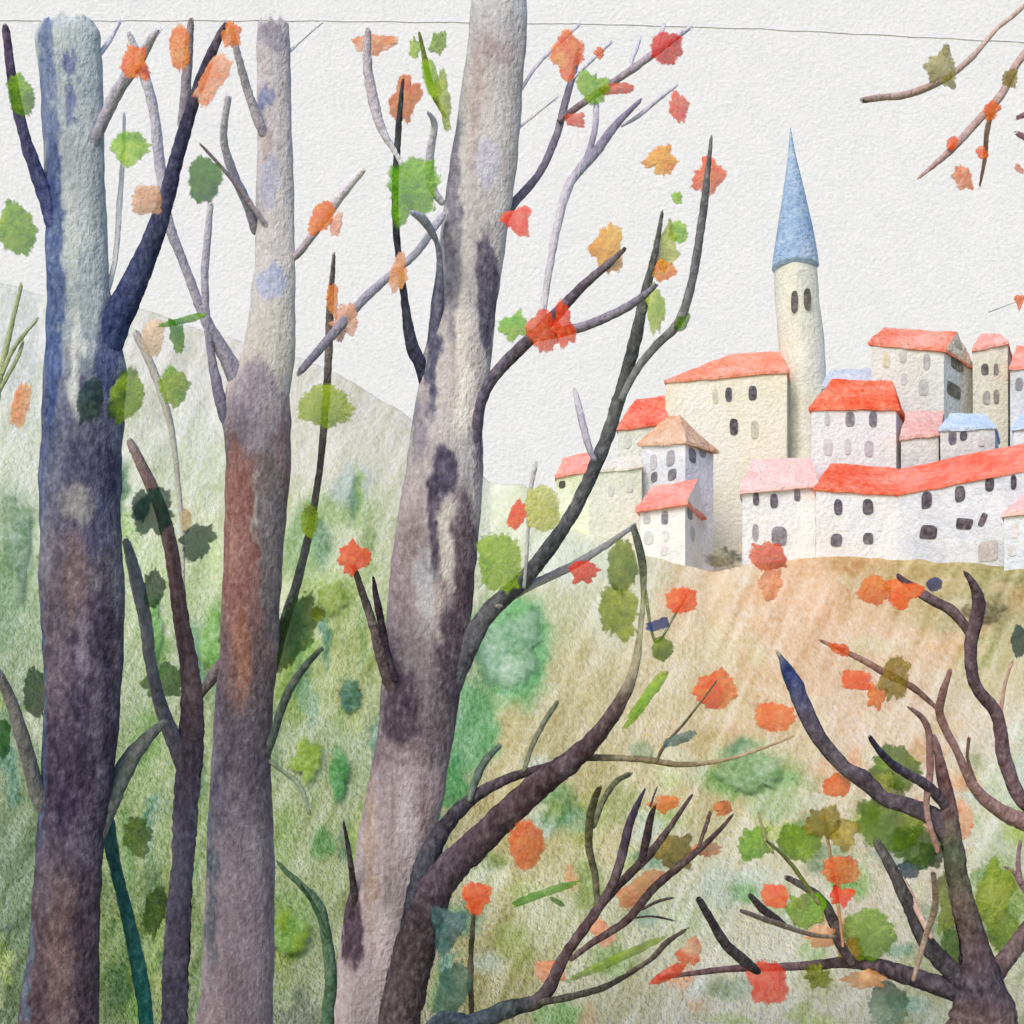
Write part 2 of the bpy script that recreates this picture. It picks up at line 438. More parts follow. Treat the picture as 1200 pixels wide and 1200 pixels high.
def B(parent, pts, col, D, bend=None, col2=None, name='branch', wob=0.13, step=4.0, seg=12):
    """A branch from photo points (x, y, width); it swings out of the plane towards its tip."""
    if bend is None: bend = random.choice([-1, 1]) * random.uniform(0.25, 0.7)
    n = len(pts); P = []
    for i, p in enumerate(pts):
        t = i / (n - 1)
        c = col if col2 is None else tuple(col[k] * (1 - t) + col2[k] * t for k in range(3))
        if len(p) > 3: c = p[3]
        P.append((p[0], p[1], p[2], bend * t ** 1.3, c))
    return tube(name, parent, P, D, seg=seg, step=step, wob=wob)


def trunk(parent, edges, cstops, patches, D, seg=72, seed=0.0):
    """edges: (y, x_left, x_right); cstops: (y, colour); patches: (x, y, rx, ry, colour, strength, softness) of bark"""
    pts = []
    ys = [c[0] for c in cstops]; cs = np.array([alb(c[1]) for c in cstops])
    for (y, a, b) in edges:
        pts.append(((a + b) / 2, y, b - a, 0.0, (128, 128, 128)))

    def colfun(u, yv, q, c, front):
        cx, w = q[0], q[2] / 2
        x = cx + u * w * 1.0
        X = np.where(front >= 0, x, 2 * cx - x + 37)     # the far side wears other marks
        w1 = (fbm(X / 9.0 + seed, yv / 26.0, 4) - 0.5) * 20
        w2 = (fbm(X / 9.0 + seed + 50, yv / 26.0, 4) - 0.5) * 40
        out = np.stack([np.interp(yv + w2 * 1.2, ys, cs[:, k]) for k in range(3)], -1)
        for (sx, sy, rx, ry, cc, st, so) in patches:
            r = np.sqrt(((X + w1 - sx) / rx) ** 2 + ((yv + w2 * 0.6 - sy) / ry) ** 2)
            kk = st * (1 - smooth(1.0 - so, 1.06, r))
            out = out * (1 - kk[:, None]) + alb(cc) * kk[:, None]
        st = fbm(X / 5.0 + seed * 3, yv / 60.0, 3)
        out = out * (0.86 + 0.28 * st)[:, None]
        return out
    return tube('trunk', parent, pts, D, seg=seg, step=3.0, wob=0.05, colfun=colfun)


def foot(x, D, sink=0.25):
    p = at(x, 1000 + EYE * F / D, D); p.z = -0.0
    return p


def ybase(D): return 1000 + (EYE + 0.3) * F / D

# ================================================================ TREE: big blue-grey trunk at the left
D = 8.0
t1 = empty('tree', foot(60, D), 'thick slate blue and purple trunk with a navy limb, leftmost in the picture', 'tree', 'trees in the foreground')
trunk(t1, [(ybase(D), -20, 130), (1290, 2, 122), (1200, 22, 115), (1100, 34, 116), (1000, 43, 120), (950, 46, 127), (900, 49, 134), (800, 52, 142), (700, 47, 146), (600, 46, 142), (500, 48, 144), (440, 50, 148), (390, 54, 138), (340, 55, 128), (250, 54, 124), (150, 50, 121), (90, 46, 120), (40, 40, 118), (12, 42, 112)],
      [(12, (176, 184, 186)), (100, (158, 168, 174)), (200, (158, 166, 172)), (300, (156, 166, 172)), (390, (146, 156, 162)), (450, (112, 118, 134)), (520, (96, 100, 122)), (600, (90, 90, 108)), (680, (98, 94, 104)), (760, (88, 80, 92)), (840, (76, 68, 82)), (920, (68, 60, 76)), (1000, (70, 62, 76)), (1100, (82, 70, 76)), (1200, (78, 64, 72)), (1400, (70, 60, 66))],
      [(112, 560, 30, 115, (74, 74, 100), .85, .15), (70, 740, 22, 110, (92, 84, 94), .7, .2), (112, 800, 22, 120, (64, 58, 76), .85, .2), (82, 1130, 26, 110, (96, 80, 82), .8, .2), (66, 330, 15, 210, (66, 84, 128), .9, .2), (58, 100, 14, 95, (104, 118, 150), .92, .25), (88, 115, 8, 52, (106, 114, 148), .95, .2), (92, 280, 9, 80, (188, 192, 190), .6, .6), (96, 430, 11, 80, (196, 200, 196), .85, .5), (132, 420, 18, 70, (60, 70, 108), .9, .5), (104, 250, 14, 60, (172, 178, 180), .5, .7), (55, 520, 12, 120, (78, 92, 124), .7, .5), (98, 595, 20, 30, (142, 140, 138), .7, .5), (60, 640, 12, 60, (120, 122, 132), .5, .6), (125, 560, 20, 60, (66, 66, 92), .8, .5), (96, 680, 22, 70, (116, 98, 98), .7, .6), (130, 720, 10, 90, (58, 52, 68), .7, .5), (105, 760, 8, 60, (152, 144, 158), .5, .7), (51, 850, 7, 200, (72, 92, 120), .8, .5), (85, 950, 20, 40, (58, 52, 72), .7, .5), (118, 850, 8, 120, (120, 112, 124), .4, .7), (75, 1120, 16, 80, (104, 84, 86), .7, .7), (36, 1120, 7, 130, (86, 104, 120), .7, .5), (100, 1130, 10, 120, (62, 54, 68), .7, .5), (72, 1040, 22, 50, (92, 80, 84), .5, .7)], D, seed=1.0)
B(t1, [(118, 440, 34), (132, 385, 38), (160, 325, 30), (186, 262, 22), (206, 190, 17), (228, 115, 14), (248, 62, 12), (266, 26, 6)], NV, D, -0.3, name='limb', col2=(84, 74, 88))
B(t1, [(78, 330, 30), (66, 262, 26), (44, 205, 17), (26, 150, 13), (14, 90, 12), (6, 28, 9)], (62, 78, 122), D, -0.2, name='limb', col2=(74, 60, 80))
B(t1, [(88, 215, 8), (108, 172, 13), (135, 112, 15), (162, 72, 14), (180, 42, 9), (190, 33, 4)], S2, D, -0.35, col2=S3)
B(t1, [(212, 150, 9), (217, 110, 12), (221, 60, 11), (224, 20, 6)], (140, 136, 148), D, -0.1, col2=(110, 96, 104))
B(t1, [(112, 70, 6), (128, 48, 6), (142, 22, 4)], S3, D, 0.2)
B(t1, [(118, 360, 8), (134, 310, 6), (140, 240, 7), (144, 185, 5), (146, 130, 3)], S4, D, 0.3)
B(t1, [(60, 965, 20), (44, 930, 20), (28, 870, 17), (10, 815, 14), (-14, 772, 12)], (104, 102, 100), D, -0.25)
B(t1, [(110, 985, 22), (128, 940, 26), (152, 890, 22), (176, 862, 14), (196, 842, 7)], (104, 106, 98), D, 0.3)
for a in [(24, 110, 17, 25, GR, 10, None, 'round'), (18, 268, 22, 29, (158, 190, 60), 0, GR, 'round'), (152, 172, 22, 25, GR, 0, GL, 'round'), (158, 74, 17, 24, (222, 146, 84), 20, BR, 'ragged'), (172, 234, 19, 17, OP, 10, (246, 180, 150), 'square'), (211, 56, 14, 26, OR, 0, (240, 150, 90), 'square'), (250, 92, 16, 36, OP, -32, (246, 150, 112), 'square'), (240, 211, 20, 29, (64, 124, 22), 0, GD, 'round'), (272, 40, 14, 16, OR, 0, (220, 140, 84), 'ragged'), (148, 465, 22, 34, (140, 170, 66), -20, (98, 128, 62), 'round')]:
    leaf(t1, a[0], a[1], a[2], a[3], a[4], D - 0.42, a[5], a[6], a[7])
leaf(t1, 24, 474, 11, 46, (232, 158, 112), D - 0.3, -14, (238, 178, 140), 'blade')
leaf(t1, 42, 812, 14, 30, (70, 116, 86), D + 0.35, 0, DT)
leaf(t1, 3, 865, 10, 26, (74, 124, 74), D - 0.3)
leaf(t1, 106, 470, 17, 30, (74, 96, 84), D - 0.52, -10, (70, 90, 92))

# ================================================================ TREE: pale birch-like trunk, second
D = 10.0
t2 = empty('tree', foot(275, D), 'pale spotted trunk turning reddish brown below a rounded grey collar', 'tree', 'trees in the foreground')
trunk(t2, [(ybase(D), 215, 335), (1230, 226, 320), (1150, 236, 320), (1050, 240, 322), (950, 245, 320), (850, 250, 318), (750, 258, 326), (650, 262, 331), (560, 264, 340), (500, 262, 341), (460, 266, 340), (430, 280, 343), (400, 288, 346), (310, 298, 346), (250, 300, 345), (150, 302, 342), (60, 300, 340), (12, 303, 338)],
      [(12, (174, 172, 176)), (60, (168, 164, 168)), (200, (180, 176, 177)), (330, (186, 185, 184)), (420, (180, 177, 170)), (450, (176, 168, 166)), (485, (138, 128, 134)), (520, (120, 104, 108)), (600, (132, 108, 104)), (700, (130, 104, 100)), (780, (116, 98, 100)), (860, (104, 96, 106)), (950, (116, 108, 118)), (1100, (140, 128, 134)), (1300, (132, 120, 126))],
      [(302, 482, 33, 58, (144, 136, 146), .9, .15), (282, 640, 22, 125, (138, 102, 96), .92, .18), (322, 640, 15, 130, (116, 108, 112), .9, .2), (320, 48, 20, 15, (140, 136, 150), .9, .25), (313, 122, 9, 13, (128, 134, 164), .9, .2), (318, 218, 12, 34, (166, 168, 184), .9, .15), (318, 335, 21, 22, (160, 168, 196), .85, .2), (312, 175, 10, 22, (166, 154, 156), .8, .3), (322, 480, 20, 30, (160, 150, 154), .6, .6), (285, 500, 16, 30, (108, 98, 110), .7, .6), (276, 610, 15, 100, (148, 112, 104), .8, .6), (318, 620, 14, 110, (122, 116, 118), .7, .5), (305, 590, 3, 60, (196, 192, 184), .6, .5), (285, 770, 14, 80, (158, 118, 100), .8, .7), (262, 860, 14, 100, (92, 84, 96), .7, .6), (310, 800, 10, 80, (104, 100, 100), .5, .6), (252, 1020, 9, 160, (84, 92, 102), .85, .5), (298, 1060, 20, 120, (156, 142, 150), .6, .7), (262, 930, 18, 60, (92, 88, 104), .7, .6), (316, 1000, 6, 100, (110, 100, 104), .6, .5)], D, seed=5.0)
B(t2, [(292, 470, 30), (276, 440, 22), (258, 405, 17), (238, 368, 12), (216, 310, 11), (198, 262, 12), (188, 200, 13), (180, 130, 12), (166, 80, 12), (150, 36, 7)], S2, D, -0.5, name='limb', col2=S3)
B(t2, [(280, 520, 22), (262, 480, 16), (250, 430, 11), (243, 380, 8), (240, 320, 9), (244, 270, 9), (247, 235, 6)], S1, D, -0.3, col2=S3)
B(t2, [(300, 275, 9), (290, 240, 12), (272, 200, 11), (262, 160, 9), (268, 110, 9)], S2, D, -0.5, col2=S3)
B(t2, [(328, 290, 4), (310, 262, 6), (280, 220, 6), (256, 192, 4), (234, 168, 3)], (138, 128, 136), D, -0.45)
B(t2, [(318, 170, 9), (306, 150, 12), (290, 105, 10), (280, 70, 9), (270, 28, 6)], (134, 124, 132), D, -0.4, col2=S3)
B(t2, [(338, 306, 7), (352, 294, 9), (380, 256, 10), (404, 224, 11), (428, 196, 7)], (116, 108, 116), D, -0.2, col2=S4)
B(t2, [(334, 66, 4), (356, 44, 4), (380, 24, 3)], S4, D, 0.2)
B(t2, [(306, 900, 9), (318, 868, 10), (336, 815, 10), (358, 780, 9), (380, 757, 5)], (90, 100, 92), D, -0.3)
B(t2, [(306, 885, 6), (330, 903, 5), (352, 922, 6), (363, 955, 4)], (124, 134, 110), D, -0.2)
B(t2, [(285, 760, 14), (262, 778, 18), (240, 806, 12), (226, 826, 8)], (108, 102, 104), D, 0.15)
leaf(t2, 204, 455, 18, 25, (150, 178, 70), D - 0.5, 0, GR)
leaf(t2, 212, 376, 28, 8, (92, 168, 32), D - 0.7, 22, GR, 'blade')
leaf(t2, 207, 392, 9, 17, (92, 168, 32), D - 0.7, 10, GR, 'ragged')
leaf(t2, 376, 256, 13, 26, OR, D - 0.4, -24, (222, 146, 80), 'round')
leaf(t2, 395, 262, 6, 16, OP, D - 0.4, -14, None, 'ragged')
leaf(t2, 180, 395, 16, 22, (222, 200, 176), D - 0.2, 0)
leaf(t2, 218, 610, 8, 14, (214, 190, 150), D - 0.2, 0)

# ================================================================ TREE: tall central trunk leaning right
D = 9.0
t3 = empty('tree', foot(380, D), 'tall pale grey central trunk leaning right, many slate limbs reaching towards the town', 'tree', 'trees in the foreground')
trunk(t3, [(ybase(D), 340, 425), (1270, 362, 438), (1200, 384, 452), (1100, 400, 476), (1000, 416, 502), (920, 432, 522), (850, 444, 532), (750, 451, 548), (650, 460, 560), (560, 474, 565), (500, 482, 566), (400, 500, 577), (300, 513, 590), (200, 526, 605), (100, 541, 612), (30, 550, 618), (-10, 553, 616), (-60, 558, 612)],
      [(-6, (176, 177, 182)), (60, (166, 162, 164)), (150, (178, 174, 174)), (250, (178, 174, 174)), (350, (172, 168, 170)), (450, (182, 176, 176)), (540, (168, 162, 164)), (600, (160, 152, 152)), (700, (140, 130, 134)), (780, (118, 108, 114)), (850, (112, 102, 108)), (920, (142, 130, 134)), (1000, (160, 150, 152)), (1100, (172, 160, 164)), (1300, (160, 150, 150))],
      [(530, 260, 12, 170, (116, 114, 126), .92, .3), (545, 120, 10, 70, (166, 164, 164), .7, .5), (580, 70, 26, 20, (156, 140, 144), .7, .5), (570, 200, 17, 28, (176, 176, 190), .9, .15), (556, 130, 8, 110, (164, 148, 146), .6, .5), (571, 345, 15, 75, (88, 82, 100), .97, .2), (506, 400, 12, 115, (82, 84, 106), .95, .25), (540, 390, 9, 60, (208, 202, 194), .7, .5), (545, 300, 14, 50, (196, 192, 188), .6, .6), (546, 470, 14, 50, (212, 208, 202), .85, .4), (490, 510, 14, 50, (106, 104, 118), .7, .5), (524, 558, 18, 32, (80, 76, 94), .97, .2), (512, 620, 9, 70, (76, 70, 86), .95, .2), (546, 650, 16, 85, (92, 80, 90), .92, .25), (560, 520, 8, 60, (106, 96, 110), .8, .4), (485, 660, 16, 80, (128, 116, 118), .7, .5), (500, 700, 14, 60, (172, 174, 180), .7, .5), (526, 640, 5, 60, (206, 202, 190), .7, .4), (532, 770, 20, 75, (82, 72, 82), .9, .35), (480, 800, 14, 60, (136, 134, 138), .6, .6), (474, 835, 24, 55, (78, 68, 80), .92, .3), (510, 850, 14, 60, (96, 88, 92), .7, .5), (515, 720, 8, 40, (190, 180, 178), .5, .6), (480, 960, 12, 50, (182, 174, 180), .7, .6), (500, 980, 8, 100, (124, 102, 100), .6, .6), (436, 1000, 9, 100, (152, 132, 116), .7, .5), (460, 1040, 20, 40, (128, 122, 122), .6, .7), (414, 1090, 16, 55, (78, 64, 76), .95, .3), (452, 1150, 16, 90, (188, 176, 178), .7, .6)], D, seed=9.0)
# limbs on the right
B(t3, [(522, 815, 30), (545, 765, 25), (572, 718, 22), (620, 672, 19), (668, 606, 16), (706, 526, 16), (730, 452, 16), (744, 400, 15), (756, 345, 12), (768, 295, 8), (777, 243, 3)], (84, 84, 92), D, -0.5, name='limb', col2=(84, 88, 86))
B(t3, [(727, 470, 8), (745, 435, 9), (768, 406, 10), (796, 376, 11), (812, 325, 10), (823, 255, 10), (829, 205, 7), (834, 158, 3)], (112, 114, 116), D - 0.3, -0.3, col2=(98, 98, 104))
B(t3, [(698, 540, 5), (690, 524, 8), (681, 488, 9), (673, 454, 6)], S2, D - 0.35, 0.1, col2=S3)
B(t3, [(580, 712, 9), (618, 688, 11), (665, 666, 10), (712, 638, 8), (748, 612, 4)], (142, 138, 138), D - 0.1, 0.3)
B(t3, [(614, 690, 4), (618, 640, 4), (620, 590, 4), (624, 560, 6), (630, 540, 4)], (150, 150, 150), D - 0.15, 0.1)
B(t3, [(545, 600, 10), (556, 545, 13), (560, 490, 13), (574, 448, 14), (606, 412, 15), (642, 378, 15), (682, 336, 11), (712, 310, 9), (734, 290, 4)], S1, D, -0.5, name='limb', col2=(96, 86, 96))
B(t3, [(628, 396, 9), (652, 390, 12), (692, 380, 11), (738, 358, 10), (772, 332, 5)], (114, 108, 124), D - 0.25, -0.4, col2=S2)
B(t3, [(632, 392, 8), (640, 340, 8), (650, 280, 9), (664, 224, 11), (680, 198, 12), (700, 176, 12), (722, 146, 9), (752, 116, 4)], (182, 180, 184), D - 0.2, 0.5, col2=(118, 112, 130))
B(t3, [(676, 205, 6), (688, 184, 8), (697, 152, 7), (699, 118, 6)], (116, 112, 130), D + 0.1, 0.2, col2=S3)
B(t3, [(728, 148, 3), (748, 136, 5), (772, 116, 5), (796, 98, 3)], S3, D + 0.3, 0.1)
B(t3, [(560, 400, 16), (570, 340, 17), (580, 284, 14), (598, 244, 11), (630, 206, 9), (650, 165, 9), (664, 115, 9), (674, 78, 7), (680, 52, 3)], (104, 98, 114), D, 0.4, name='limb', col2=S2)
B(t3, [(654, 142, 6), (676, 126, 8), (704, 106, 8), (740, 82, 9), (770, 60, 9), (794, 42, 8), (812, 31, 4)], (112, 94, 98), D + 0.2, 0.25, col2=S3)
B(t3, [(764, 66, 4), (772, 48, 5), (779, 28, 4)], S3, D + 0.35, 0.1)
B(t3, [(672, 92, 3), (692, 72, 4), (718, 48, 3)], S3, D + 0.2, 0.1)
B(t3, [(610, 106, 4), (630, 76, 4), (658, 48, 4), (680, 28, 3)], S3, D, 0.3)
B(t3, [(606, 152, 3), (630, 132, 3), (656, 112, 2)], S4, D, 0.3)
B(t3, [(738, 80, 3), (744, 60, 6), (752, 42, 3)], S3, D + 0.35, 0.1)
# limbs on the left
B(t3, [(506, 480, 18), (496, 435, 17), (482, 402, 15), (474, 350, 9), (466, 290, 8), (463, 230, 8), (466, 165, 8), (472, 92, 4)], (64, 64, 88), D, -0.4, name='limb', col2=(56, 60, 62))
B(t3, [(512, 440, 14), (513, 380, 12), (516, 330, 9), (512, 285, 6), (496, 258, 12), (480, 248, 5)], (62, 64, 90), D, -0.55, col2=S3)
B(t3, [(520, 240, 8), (505, 216, 11), (504, 180, 10), (509, 146, 8), (500, 130, 4)], S3, D, -0.3)
B(t3, [(476, 205, 4), (464, 180, 6), (446, 148, 11), (436, 110, 13), (430, 70, 11), (432, 32, 7)], S4, D - 0.3, -0.2, col2=(150, 140, 150))
B(t3, [(520, 250, 9), (488, 296, 9), (458, 322, 9), (425, 352, 11), (388, 394, 11), (348, 440, 8)], S3, D - 0.1, -0.5, col2=(106, 102, 114))
B(t3, [(522, 138, 3), (506, 105, 8), (498, 70, 7), (491, 36, 3)], (126, 142, 74), D, -0.3)
B(t3, [(480, 855, 24), (466, 815, 24), (450, 775, 18), (438, 735, 11), (424, 692, 9), (413, 660, 6)], (88, 78, 86), D, -0.4, col2=(96, 88, 84))
B(t3, [(464, 800, 8), (452, 755, 9), (444, 715, 9), (437, 676, 4)], (56, 46, 58), D - 0.15, -0.3, wob=0.3)
B(t3, [(426, 1110, 14), (416, 1050, 9), (410, 1005, 6), (402, 960, 3)], (66, 58, 62), D, -0.35, wob=0.3)
for a in [(437, 52, 26, 13, OP, 8, OR, 'ragged'), (474, 116, 15, 29, OR, -10, (208, 140, 66), 'ragged'), (505, 90, 10, 50, (138, 178, 68), 12, GL, 'blade'), (514, 50, 10, 14, GL, 0, None, 'ragged'), (520, 118, 9, 28, (176, 204, 112), 8, None, 'ragged'), (486, 56, 8, 12, GL, 0, None, 'ragged'), (478, 222, 33, 38, (120, 176, 52), 0, (142, 190, 76), 'ragged'), (468, 322, 10, 22, (240, 168, 118), -10, OP, 'ragged'), (390, 352, 8, 22, OP, 0, OR, 'ragged'), (406, 378, 15, 20, OP, -20, (246, 160, 130), 'ragged'), (607, 258, 21, 22, RE, 20, (244, 128, 110), 'tri'), (664, 62, 18, 28, (246, 152, 84), 0, (246, 130, 90), 'diamond'), (693, 103, 18, 20, GR, 0, (150, 186, 80), 'ragged'), (724, 104, 22, 11, (206, 100, 78), 14, RP, 'blade'), (674, 141, 14, 9, RE, 10, RP, 'ragged'), (782, 56, 20, 17, (196, 88, 82), 16, RE, 'square'), (793, 126, 12, 21, RP, 0, RE, 'ragged'), (776, 189, 20, 18, YE, 12, (246, 150, 60), 'ragged'), (702, 62, 7, 7, OR, 0, None, 'ragged'), (711, 291, 20, 26, YE, 0, (246, 176, 96), 'ragged'), (638, 388, 22, 26, (206, 96, 62), 0, (232, 118, 76), 'diamond'), (662, 384, 14, 24, (244, 116, 72), 10, None, 'ragged'), (603, 382, 17, 17, (140, 194, 62), 0, GL, 'ragged'), (831, 208, 20, 22, (240, 130, 100), 0, RO, 'diamond'), (795, 273, 12, 16, (146, 190, 70), 0, GL, 'square'), (793, 232, 8, 9, GL, 0, None, 'ragged'), (776, 318, 16, 12, YE, -8, OR, 'ragged'), (780, 290, 14, 28, (188, 210, 130), 0, None, 'ragged'), (768, 358, 12, 30, (190, 212, 132), 6, GL, 'ragged'), (415, 653, 18, 17, RO, 0, (226, 100, 70), 'ragged'), (606, 604, 10, 34, (236, 104, 62), -22, RO, 'blade'), (585, 660, 28, 35, (140, 176, 70), 0, (160, 188, 92), 'square'), (684, 672, 18, 15, RE, 0, None, 'ragged'), (636, 596, 22, 28, (186, 210, 126), 10, (206, 218, 160), 'round'), (800, 376, 7, 24, (126, 164, 66), -28, None, 'blade')]:
    leaf(t3, a[0], a[1], a[2], a[3], a[4], D - (0.42 if a[1] > 150 else 0.2), a[5], a[6], a[7])

# ================================================================ slim brown tree between the first two trunks
D = 8.8
t4 = empty('tree', foot(205, D), 'slim brown leaning stem between the two leftmost thick trunks, with teal leaf tufts', 'tree', 'trees in the foreground')
pts = [(200, ybase(D), 40), (204, 1200, 32), (208, 1100, 30), (214, 1010, 26), (219, 930, 30), (224, 865, 32), (224, 800, 24), (214, 735, 19), (206, 680, 18), (198, 630, 17), (184, 585, 15), (166, 545, 13), (150, 514, 9)]
cs = [DK, (88, 80, 92), (86, 78, 90), (96, 90, 102), (92, 82, 94), (84, 72, 78), (90, 72, 74), (92, 72, 74), (104, 82, 82), (112, 90, 88), (120, 98, 96), (128, 110, 108), (140, 124, 120)]
tube('trunk', t4, [(p[0], p[1], p[2], 0.0, c) for p, c in zip(pts, cs)], D, seg=28, wob=0.14)
B(t4, [(220, 905, 24), (204, 868, 20), (188, 825, 16), (176, 775, 14), (170, 725, 16), (158, 672, 16), (146, 628, 8)], (98, 92, 100), D, -0.4, name='limb', col2=(116, 116, 122))
leaf(t4, 182, 602, 20, 30, (64, 104, 88), D - 0.4, -20, (78, 122, 100), 'ragged')
leaf(t4, 166, 592, 11, 20, (70, 128, 112), D - 0.45, 0, None)
leaf(t4, 232, 632, 24, 18, (76, 104, 92), D - 0.4, 30, (66, 100, 86), 'ragged')
leaf(t4, 180, 690, 15, 24, (96, 128, 100), D - 0.3, 0)
leaf(t4, 196, 800, 22, 24, (96, 142, 88), D + 0.35, 0, (88, 128, 84), 'ragged')
leaf(t4, 160, 980, 18, 26, (104, 134, 84), D + 0.3, 0, (120, 146, 94), 'ragged')
leaf(t4, 182, 1070, 14, 30, (96, 130, 76), D + 0.3, -10, None, 'ragged')

# teal sapling leaning on the big left trunk
D = 8.4
t5 = empty('sapling', foot(176, D), 'dark teal mossy sapling leaning against the leftmost trunk near the bottom', 'sapling')
B(t5, [(180, ybase(D), 16), (172, 1210, 17), (165, 1150, 19), (152, 1085, 16), (136, 1020, 14), (126, 970, 20), (118, 935, 14)], (30, 92, 82), D, -0.1, name='stem', col2=(62, 92, 88))

# thin straight sapling
D = 10.8
t6 = empty('sapling', foot(288, D), 'thin dark upright sapling whose tip rises beside the spotted trunk', 'sapling')
B(t6, [(284, ybase(D), 18), (288, 1000, 17), (304, 850, 15), (327, 752, 14), (346, 690, 11), (362, 625, 9), (374, 555, 8), (381, 480, 9), (385, 420, 9), (387, 360, 9), (392, 292, 3)], (98, 106, 98), D, -0.9, name='stem', col2=(96, 86, 88))
leaf(t6, 382, 478, 32, 25, (156, 184, 76), D - 1.0, 0, (170, 194, 98), 'round')
leaf(t6, 362, 612, 12, 20, (152, 180, 78), D - 1.0, 0)
leaf(t6, 340, 745, 24, 48, (88, 124, 90), D - 0.6, -24, (112, 146, 100), 'ragged', op=1.0)
leaf(t6, 372, 720, 9, 10, (150, 172, 84), D - 0.6, 0, None)

# dark green crooked sapling
D = 8.6
t7 = empty('sapling', foot(382, D), 'small crooked dark green sapling bending left beside the central trunk', 'sapling')
B(t7, [(388, ybase(D), 16), (384, 1210, 15), (388, 1150, 15), (382, 1095, 13), (372, 1060, 11), (352, 1036, 8), (336, 1022, 7), (324, 1008, 4)], (66, 92, 74), D, -0.3, name='stem', col2=(96, 122, 90))
B(t7, [(384, 1100, 5), (368, 1062, 5), (352, 1036, 3)], (72, 98, 72), D - 0.2, -0.2)
B(t7, [(386, 1095, 4), (380, 1065, 4), (366, 1042, 3)], (80, 106, 80), D - 0.1, 0.1)

# ================================================================ dark leaning tree, centre bottom
D = 8.2
t8 = empty('tree', foot(440, D), 'dark charcoal trunk leaning far right from the foot of the central trunk', 'tree', 'trees in the foreground')
tube('trunk', t8, [(440, ybase(D), 62, 0, DK), (466, 1210, 50, 0, (74, 64, 66)), (482, 1130, 50, 0, (70, 62, 64)), (498, 1075, 46, 0, (66, 58, 62)), (518, 1030, 39, 0, (76, 66, 74)), (566, 982, 36, 0, (78, 66, 72)), (622, 928, 33, -.05, (80, 66, 70)), (668, 893, 27, -.1, (74, 62, 68)), (700, 862, 20, -.15, (76, 62, 66)), (724, 828, 18, -.2, (88, 74, 74)), (743, 786, 12, -.25, (140, 134, 116)), (750, 740, 6, -.3, (176, 170, 142)), (754, 700, 6, -.3, (130, 136, 104)), (752, 655, 10, -.35, (84, 90, 80)), (741, 614, 8, -.4, (92, 94, 90))], D, seg=30, wob=0.12)
B(t8, [(478, 1120, 26), (488, 1060, 30), (500, 1010, 26), (522, 968, 20), (556, 934, 15), (592, 914, 12), (628, 902, 10), (668, 890, 6)], (50, 56, 66), D, 0.3, name='limb', col2=(84, 70, 74))
B(t8, [(550, 940, 7), (558, 912, 10), (570, 890, 9), (588, 872, 5)], (82, 96, 84), D + 0.1, 0.2)
B(t8, [(680, 888, 9), (712, 888, 8), (756, 890, 8), (800, 896, 7), (860, 888, 4), (932, 862, 3)], (98, 96, 76), D, -0.4, col2=(150, 132, 108))
B(t8, [(614, 905, 5), (622, 878, 6), (638, 846, 7), (655, 820, 5)], (104, 108, 86), D, 0.3)
B(t8, [(768, 895, 4), (780, 872, 4), (804, 845, 3), (842, 795, 2)], (96, 88, 70), D - 0.25, -0.2)
B(t8, [(756, 690, 4), (768, 752, 3), (790, 722, 3), (808, 690, 3)], (120, 128, 90), D - 0.3, 0.1)
for a in [(730, 662, 19, 32, (138, 156, 64), 0, GO, 'round'), (722, 718, 24, 34, (130, 152, 62), 10, (150, 168, 80), 'ragged'), (800, 704, 19, 17, (206, 112, 72), 10, (216, 128, 84), 'square'), (771, 732, 15, 11, (58, 92, 150), 16, BL, 'blade'), (775, 762, 14, 15, (98, 132, 50), 0, GO, 'round'), (757, 818, 44, 11, (148, 170, 64), 54, GR, 'blade'), (836, 810, 26, 22, (214, 106, 62), 30, (226, 140, 94), 'square'), (796, 866, 22, 11, (112, 134, 128), 20, TE, 'blade'), (908, 840, 24, 18, (226, 140, 94), -10, (220, 124, 78), 'square'), (617, 990, 22, 30, (226, 134, 84), 0, (218, 118, 72), 'round'), (900, 652, 24, 16, (234, 118, 78), 0, (196, 112, 68), 'round'), (902, 684, 18, 20, (226, 156, 116), -20, None, 'ragged')]:
    leaf(t8, a[0], a[1], a[2], a[3], a[4], D - 0.35, a[5], a[6], a[7])

# leafy stem with two big teal leaves
D = 8.0
t9 = empty('plant', foot(552, D), 'thin dark stem carrying two big teal leaves, right of the dark leaning trunk', 'plant')
B(t9, [(552, ybase(D), 5), (553, 1210, 6), (551, 1150, 7), (553, 1100, 6), (556, 1060, 4)], (84, 80, 60), D, 0.05, name='stem', wob=0.4)
leaf(t9, 525, 1086, 25, 32, (104, 126, 128), D - 0.1, -12, TE, 'tri', op=1.15, rag=.1)
leaf(t9, 530, 1160, 20, 34, (100, 122, 108), D - 0.1, -24, (84, 112, 100), 'round', op=1.3, rag=.1)
leaf(t9, 560, 1052, 20, 19, (204, 124, 72), D - 0.12, 0, (196, 106, 62), 'ragged')

